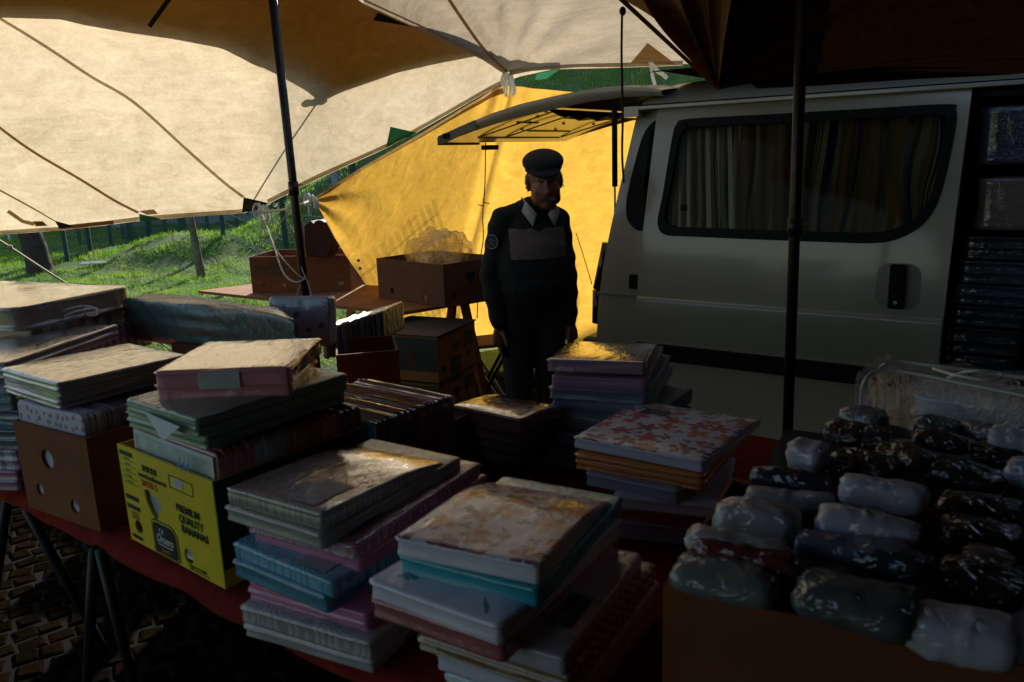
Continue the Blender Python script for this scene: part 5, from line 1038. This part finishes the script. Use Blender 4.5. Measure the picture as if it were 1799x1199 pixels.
# stack of banana boxes on the ground under the back board
for i, z0 in enumerate((.505, .262, .02)):
    aL, aN, aR = Z(722, 578, .745), Z(767, 592, .745), Z(845, 556, .745); ex = (aR-aN); ang = math.atan2(ex.y, ex.x)+.02*(i-1); wdt = .42
    lab = ['closed orange brown banana box on top of the pile beside the man', 'closed banana box in the middle of the pile beside the man', 'closed banana box at the foot of the pile beside the man'][i]
    e = empty('banana_box', (aN.x, aN.y, z0), ang); tag(e, lab, 'cardboard box'); cm = mat('printed_orange_card', (.27, .10, .02), .8, 0, .15, 9)
    MB().box((wdt/2, .2, .12), (wdt, .4, .238)).build('carton_body', cm, e, bev=.003); MB().box((wdt/2, .2, .2395), (wdt+.012, .412, .006)).build('lid', INK, e)
    for k_, s in enumerate(('PREMIUM', 'QUALITY', 'BANANAS')): text(s, .28, .182-.028*k_, .030, INK, e, y=-.002, bold=.001, sx=.9)
    text('www.fratelliorsero.it', .12, .215, .018, INK, e, y=-.002, sx=.8); text('ORSERO', .145, .052, .024, cm, e, y=-.004, bold=.0005)
    MB().prism([(a, -.001, b) for a, b in rr(.135, .015, .24, .1, (.01, .02, .02, .01), 4)], (0, -.001, 0)).build('emblem', INK, e); MB().prism([(.19+x*.04, -.001, .15+y*.028) for x, y in ((-1, .5), (-.3, .9), (.1, .5), (.7, .8), (1, .3), (.4, -.8), (0, -1), (-.7, -.2))], (0, -.001, 0)).build('hand_hole', INK, e)
    for hx, hz in ((.06, .06), (.33, .08)): MB().tube([(hx, -.0005, hz), (hx, -.002, hz)], .018, 14).build('vent_hole', INK, e)
    MB().box((-.0008, .2, .14), (.001, .39, .17)).build('side_print', INK, e)
    for k_ in range(5):
        pts = [(-.003, .12+(.06-.009*k_)*math.cos(a), .13+(.06-.008*k_)*math.sin(a)) for a in np.linspace(-1.4, 1.3, 12)]; MB().tube(pts, .0018, 4).build('banana_print', cm, e)
# folding stool beside the boxes
p = P(857, 600, 4.7); st = empty('folding_stool', (p.x, p.y, .02)); tag(st, 'small folding stool with an orange seat and crossed legs beside the man', 'stool'); hz = p.z-.02
MB().box((0, 0, hz), (.30, .28, .02), .3).build('seat', WOODT, st, bev=.004)
for sy_ in (-.12, .12):
    for s in (-1, 1): MB().bar((s*.13, sy_, hz-.01), (-s*.14, sy_, 0), .02, .012).build('leg', BLACK if s > 0 else GALV, st)
# ================================================================== PERSON
SKIN = mat('skin', (.22, .075, .045), .55, 0, .15, 20); SWD = mat('dark_knit', (.013, .013, .012), .95, 0, .25, 30, .5, 250); SWB = mat('grey_knit', (.16, .115, .095), .95, 0, .2, 30, .5, 250)
TRO = mat('dark_trousers', (.016, .016, .02), .9, 0, .2); CAPM = mat('tweed', (.014, .016, .016), .95, 0, .5, 60, .6, 200); HAIR = mat('grey_hair', (.20, .17, .13), .8, 0, .4, 60); SHIRT = mat('white_collar_cloth', (.42, .40, .37), .8)
def limb(mb, pts, n=16):
    """pts: (pos, rx, ry); elliptical tapered tube with rounded ends"""
    P_ = [Vector(p[0]) for p in pts]; q = []
    a = (P_[0]-P_[1]).normalized(); b = (P_[-1]-P_[-2]).normalized(); r0 = min(pts[0][1:]); r1 = min(pts[-1][1:])
    q = [(P_[0]+a*r0*.9, pts[0][1]*.35, pts[0][2]*.35), (P_[0]+a*r0*.55, pts[0][1]*.8, pts[0][2]*.8)]+[(P_[i], pts[i][1], pts[i][2]) for i in range(len(pts))]+[(P_[-1]+b*r1*.55, pts[-1][1]*.8, pts[-1][2]*.8), (P_[-1]+b*r1*.9, pts[-1][1]*.35, pts[-1][2]*.35)]
    V = []; F = []; m_ = len(q)
    for i, (p_, rx, ry) in enumerate(q):
        t = (q[min(i+1, m_-1)][0]-q[max(0, i-1)][0]).normalized(); x = Vector((1, 0, 0)); x = (x-t*x.dot(t)); x = x.normalized() if x.length > .2 else t.orthogonal().normalized(); y = t.cross(x)
        for k_ in range(n): an = 2*math.pi*k_/n; V.append(p_+x*math.cos(an)*rx+y*math.sin(an)*ry)
    for i in range(m_-1):
        for k_ in range(n): F.append((i*n+k_, i*n+(k_+1) % n, (i+1)*n+(k_+1) % n, (i+1)*n+k_))
    F.append(tuple(range(n))[::-1]); F.append(tuple((m_-1)*n+k_ for k_ in range(n))); bm_ = MB(); mb.add(V, F)
def remesh(mb, name, m, parent, vox, smooth=3):
    o = mb.build(name, m, parent, True); bm = bmesh.new(); bm.from_mesh(o.data); bmesh.ops.recalc_face_normals(bm, faces=bm.faces[:]); bm.to_mesh(o.data); bm.free()
    r = o.modifiers.new('r', 'REMESH'); r.mode = 'VOXEL'; r.voxel_size = vox; r.use_smooth_shade = True
    s = o.modifiers.new('s', 'SMOOTH'); s.iterations = smooth; s.factor = .5; evalmesh(o)
    if not o.data.materials: o.data.materials.append(m)
    o.data.polygons.foreach_set('use_smooth', [True]*len(o.data.polygons)); return o
mp = Vector((.105, 3.8, .062)); man = empty('person', mp, math.radians(10)); man.scale = (.93, .95, 1); tag(man, 'older man in flat cap, dark sweater with grey chest band and white collar, standing', 'person')
HZ = 1.408                                                       # ear height of the head
hc = Vector((.070, -.05, HZ+.0))
def hand(mb, w_, side):
    w_ = Vector(w_); limb(mb, [(w_, .024, .02), (w_+Vector((side*.004, -.01, -.05)), .036, .017), (w_+Vector((side*.006, -.016, -.085)), .037, .015)])
    for i, L in enumerate((.062, .070, .066, .052)):
        y0 = -.028+i*.0185; b0 = w_+Vector((side*.006, y0-.012+.018, -.09)); limb(mb, [(b0, .0085, .0085), (b0+Vector((-side*.004, -.006, -L*.5)), .008, .008), (b0+Vector((-side*.016, -.012, -L)), .007, .007)], 10)
    b0 = w_+Vector((-side*.012, -.032, -.035)); limb(mb, [(b0, .012, .011), (b0+Vector((-side*.010, -.022, -.03)), .010, .010), (b0+Vector((-side*.012, -.03, -.058)), .008, .008)], 10)
shL = Vector((-.140, .0, 1.24)); shR = Vector((.142, .02, 1.23)); elL = Vector((-.208, .03, .98)); elR = Vector((.196, .05, .97)); wrL = Vector((-.185, -.04, .75)); wrR = Vector((.19, -.03, .745))
def torso(mb, g=0):
    limb(mb, [((0, .02, .84), .155+g, .115+g), ((0, .01, .92), .160+g, .125+g), ((0, -.01, 1.02), .165+g, .130+g), ((.003, .0, 1.12), .17+g, .118+g), ((.01, .01, 1.2), .155+g, .10+g), ((.02, .01, 1.26), .10+g, .075+g)], 24)
def arms(mb, g=0, end=1.0):
    for a, b, c_ in ((shL, elL, wrL), (shR, elR, wrR)):
        limb(mb, [(a, .056+g, .06+g), (a.lerp(b, .5), .051+g, .055+g), (b, .045+g, .048+g), (b.lerp(c_, .4), .042+g, .042+g), (b.lerp(c_, end), .028+g, .027+g)])
def legs(mb, g=0, z0=.06):
    for s in (-1, 1): limb(mb, [((s*.075, .02, .82), .085+g, .095+g), ((s*.082, .01, .62), .078+g, .085+g), ((s*.088, .0, .44), .060+g, .062+g), ((s*.09, .02, .28), .055+g, .058+g), ((s*.092, .03, z0+.01), .042+g, .046+g)])
mb = MB(); torso(mb); arms(mb); legs(mb)
hand(mb, wrL, -1); hand(mb, wrR, 1)
for s in (-1, 1): limb(mb, [((s*.092, .03, .04), .04, .04), ((s*.098, -.04, .01), .038, .03), ((s*.104, -.12, .0), .036, .022)])
limb(mb, [((.02, .02, 1.22), .06, .062), ((.045, -.005, 1.30), .055, .06), ((.062, -.025, 1.35), .055, .06)])
hM = Matrix.Rotation(math.radians(6), 3, 'X')@Matrix.Rotation(math.radians(-4), 3, 'Y')@Matrix.Rotation(math.radians(-6), 3, 'Z')
def hp(x, y, z): return hc+hM@Vector((x, y, z))
mb.ell(hp(0, .015, .045), (.080, .098, .095), 24, 16, hM); mb.ell(hp(0, -.015, -.03), (.074, .084, .088), 24, 16, hM); mb.ell(hp(0, -.052, -.085), (.040, .038, .030), 16, 10, hM)
mb.ell(hp(0, -.098, -.025), (.018, .024, .018), 14, 8, hM); mb.ell(hp(0, -.088, .0), (.011, .018, .032), 12, 8, hM); mb.ell(hp(0, -.075, .028), (.052, .018, .011), 16, 8, hM)
for s in (-1, 1):
    mb.ell(hp(s*.042, -.062, -.028), (.024, .022, .022), 12, 8, hM); mb.ell(hp(s*.082, .02, -.005), (.010, .020, .032), 12, 8, hM); mb.ell(hp(s*.045, -.03, -.065), (.028, .038, .032), 12, 8, hM)
mb.ell(hp(0, -.088, -.066), (.024, .012, .006), 12, 8, hM); mb.ell(hp(0, -.085, -.077), (.020, .012, .006), 12, 8, hM)
remesh(mb, 'body', SKIN, man, .0052, 3)
mb = MB(); torso(mb, .018); arms(mb, .014, .97)
for a_s in (shL, shR): limb(mb, [((.03, .01, 1.275), .055, .05), (a_s.lerp(Vector((.03, .01, 1.27)), .45)+Vector((0, 0, .01)), .06, .058), (a_s, .064, .068)])
if 1: limb(mb, [((.01, .01, 1.25), .085, .075), ((.035, .0, 1.285), .068, .07)]); mb.ell((.0, -.02, .93), (.17, .15, .10)); 
sw = remesh(mb, 'sweater', SWD, man, .007, 5)
for v in sw.data.vertices:                                                # knit folds
    v.co += v.normal*(.004*noise.noise(Vector((v.co.x*10, v.co.y*10, v.co.z*22)))+.003*math.sin(v.co.z*70+4*v.co.x*10)*(1 if abs(v.co.x) > .19 else .2))
# grey chest band: faces of the sweater's chest, laid a little proud
me = sw.data; idx = {}; V = []; F = []
for p_ in me.polygons:
    c_ = p_.center
    if 1.07 < c_.z < 1.205 - .5*max(0, .03-abs(c_.x-.02)) and c_.x > -.125 and c_.x < .165 and c_.y < .02:
        f = []
        for vi in p_.vertices:
            if vi not in idx: idx[vi] = len(V); v = me.vertices[vi]; V.append(v.co+v.normal*.003)
            f.append(idx[vi])
        F.append(tuple(f))
mesh('chest_band', V, F, SWB, sw, True)
mb = MB(); legs(mb, .014, .06); limb(mb, [((0, .02, .80), .15, .12), ((0, .02, .88), .158, .125)], 24); remesh(mb, 'trousers', TRO, man, .008, 4)
for s in (-1, 1):
    mb = MB(); limb(mb, [((s*.092, .05, .012), .045, .042), ((s*.098, -.04, .008), .046, .04), ((s*.104, -.14, -.002), .044, .03)]); mb.build('shoe', BLACK, man, True)
# collar wings, cap, hair, moustache, eyes
for s in (-1, 1):
    o1 = Vector((.045, -.01, 0)); top_ = [o1+Vector((s*.078, .03, 1.345)), o1+Vector((s*.066, -.055, 1.318)), o1+Vector((s*.028, -.088, 1.270))]; low = [o1+Vector((s*.100, .03, 1.300)), o1+Vector((s*.092, -.065, 1.272)), o1+Vector((s*.055, -.108, 1.215))]
    mb = MB(); mb.grid([crv(top_, 4), crv(low, 4)]); o = mb.build('shirt_collar', SHIRT, man, True); m_ = o.modifiers.new('s', 'SOLIDIFY'); m_.thickness = .004
mb = MB(); mb.ell(hp(0, .02, .098), (.104, .118, .052), 28, 14, hM@Matrix.Rotation(math.radians(8), 3, 'X')); mb.ell(hp(0, .018, .068), (.093, .108, .036), 28, 12, hM); mb.ell(hp(0, -.075, .060), (.076, .055, .014), 24, 10, hM@Matrix.Rotation(math.radians(16), 3, 'X'))
remesh(mb, 'flat_cap', CAPM, man, .005, 3)
mb = MB()
rr2 = random.Random(5)
for s in (-1, 1):
    mb.ell(hp(s*.079, .035, .025), (.008, .035, .025), 12, 8, hM)
    for _ in range(90):
        a = hp(s*(.082+rr2.uniform(0, .006)), rr2.uniform(-.02, .07), rr2.uniform(-.01, .045)); mb.tube([a, a+hM@Vector((s*rr2.uniform(.002, .010), rr2.uniform(-.01, .02), rr2.uniform(-.03, .0)))], .0009, 3)
mb.ell(hp(0, .085, .0), (.06, .03, .045), 14, 8, hM); mb.build('hair', HAIR, man, True)
mb = MB()
for _ in range(240):
    x = rr2.uniform(-.034, .034); a = hp(x, -.101+abs(x)*.5, -.050-abs(x)*.15+rr2.uniform(-.003, .004)); mb.tube([a, a+hM@Vector((x*.18, -.004, -.011))], .0011, 3)
mb.build('moustache', HAIR, man)
for s in (-1, 1):
    ey_ = MB().ell(hp(s*.032, -.068, .006), (.0125, .0125, .0115), 14, 10).build('eye', mat('eye_white', (.4, .38, .35), .2), man, True); MB().ell(hp(s*.032, -.0790, .005), (.0055, .003, .0055), 10, 6).build('iris', BLACK, ey_)
# sleeve badge
bd = shL.lerp(elL, .34)+Vector((-.038, -.058, 0)); mb = MB(); dr = Vector((-.55, -.83, 0)).normalized(); q4 = dr.to_track_quat('Z', 'Y').to_matrix()
def disc(r, off, m, name, parent, n=28, r0=0):
    if r0: G = [[bd+dr*off+q4@Vector((rr_*math.cos(a), rr_*math.sin(a), 0)) for a in np.linspace(0, 2*math.pi, n)] for rr_ in (r0, r)]; return MB().grid(G).build(name, m, parent)
    return MB().tube([bd+dr*(off-.001), bd+dr*off], r, n).build(name, m, parent) if False else mesh(name, [bd+dr*off+q4@Vector((r*math.cos(2*math.pi*i/n), r*math.sin(2*math.pi*i/n), 0)) for i in range(n)], [tuple(range(n))], m, parent)
bg_ = disc(.034, .018, mat('badge_blue', (.02, .03, .05), .7), 'sleeve_badge', sw); disc(.034, .0195, mat('badge_thread', (.35, .4, .42), .7), 'badge_ring', bg_, r0=.031)
THR = mat('badge_thread_pale', (.3, .33, .36), .7)
mb = MB()
for dx, dz in ((-.012, .008), (0, .012), (.012, .006), (-.008, -.01), (.008, -.012), (0, -.001)): c_ = bd+dr*.0205+q4@Vector((dx, dz, 0)); mb.box(c_, (.006, .006, .001), M=q4@Matrix.Rotation(dx*60, 3, 'Z'))
mb.build('badge_emblem', THR, bg_)
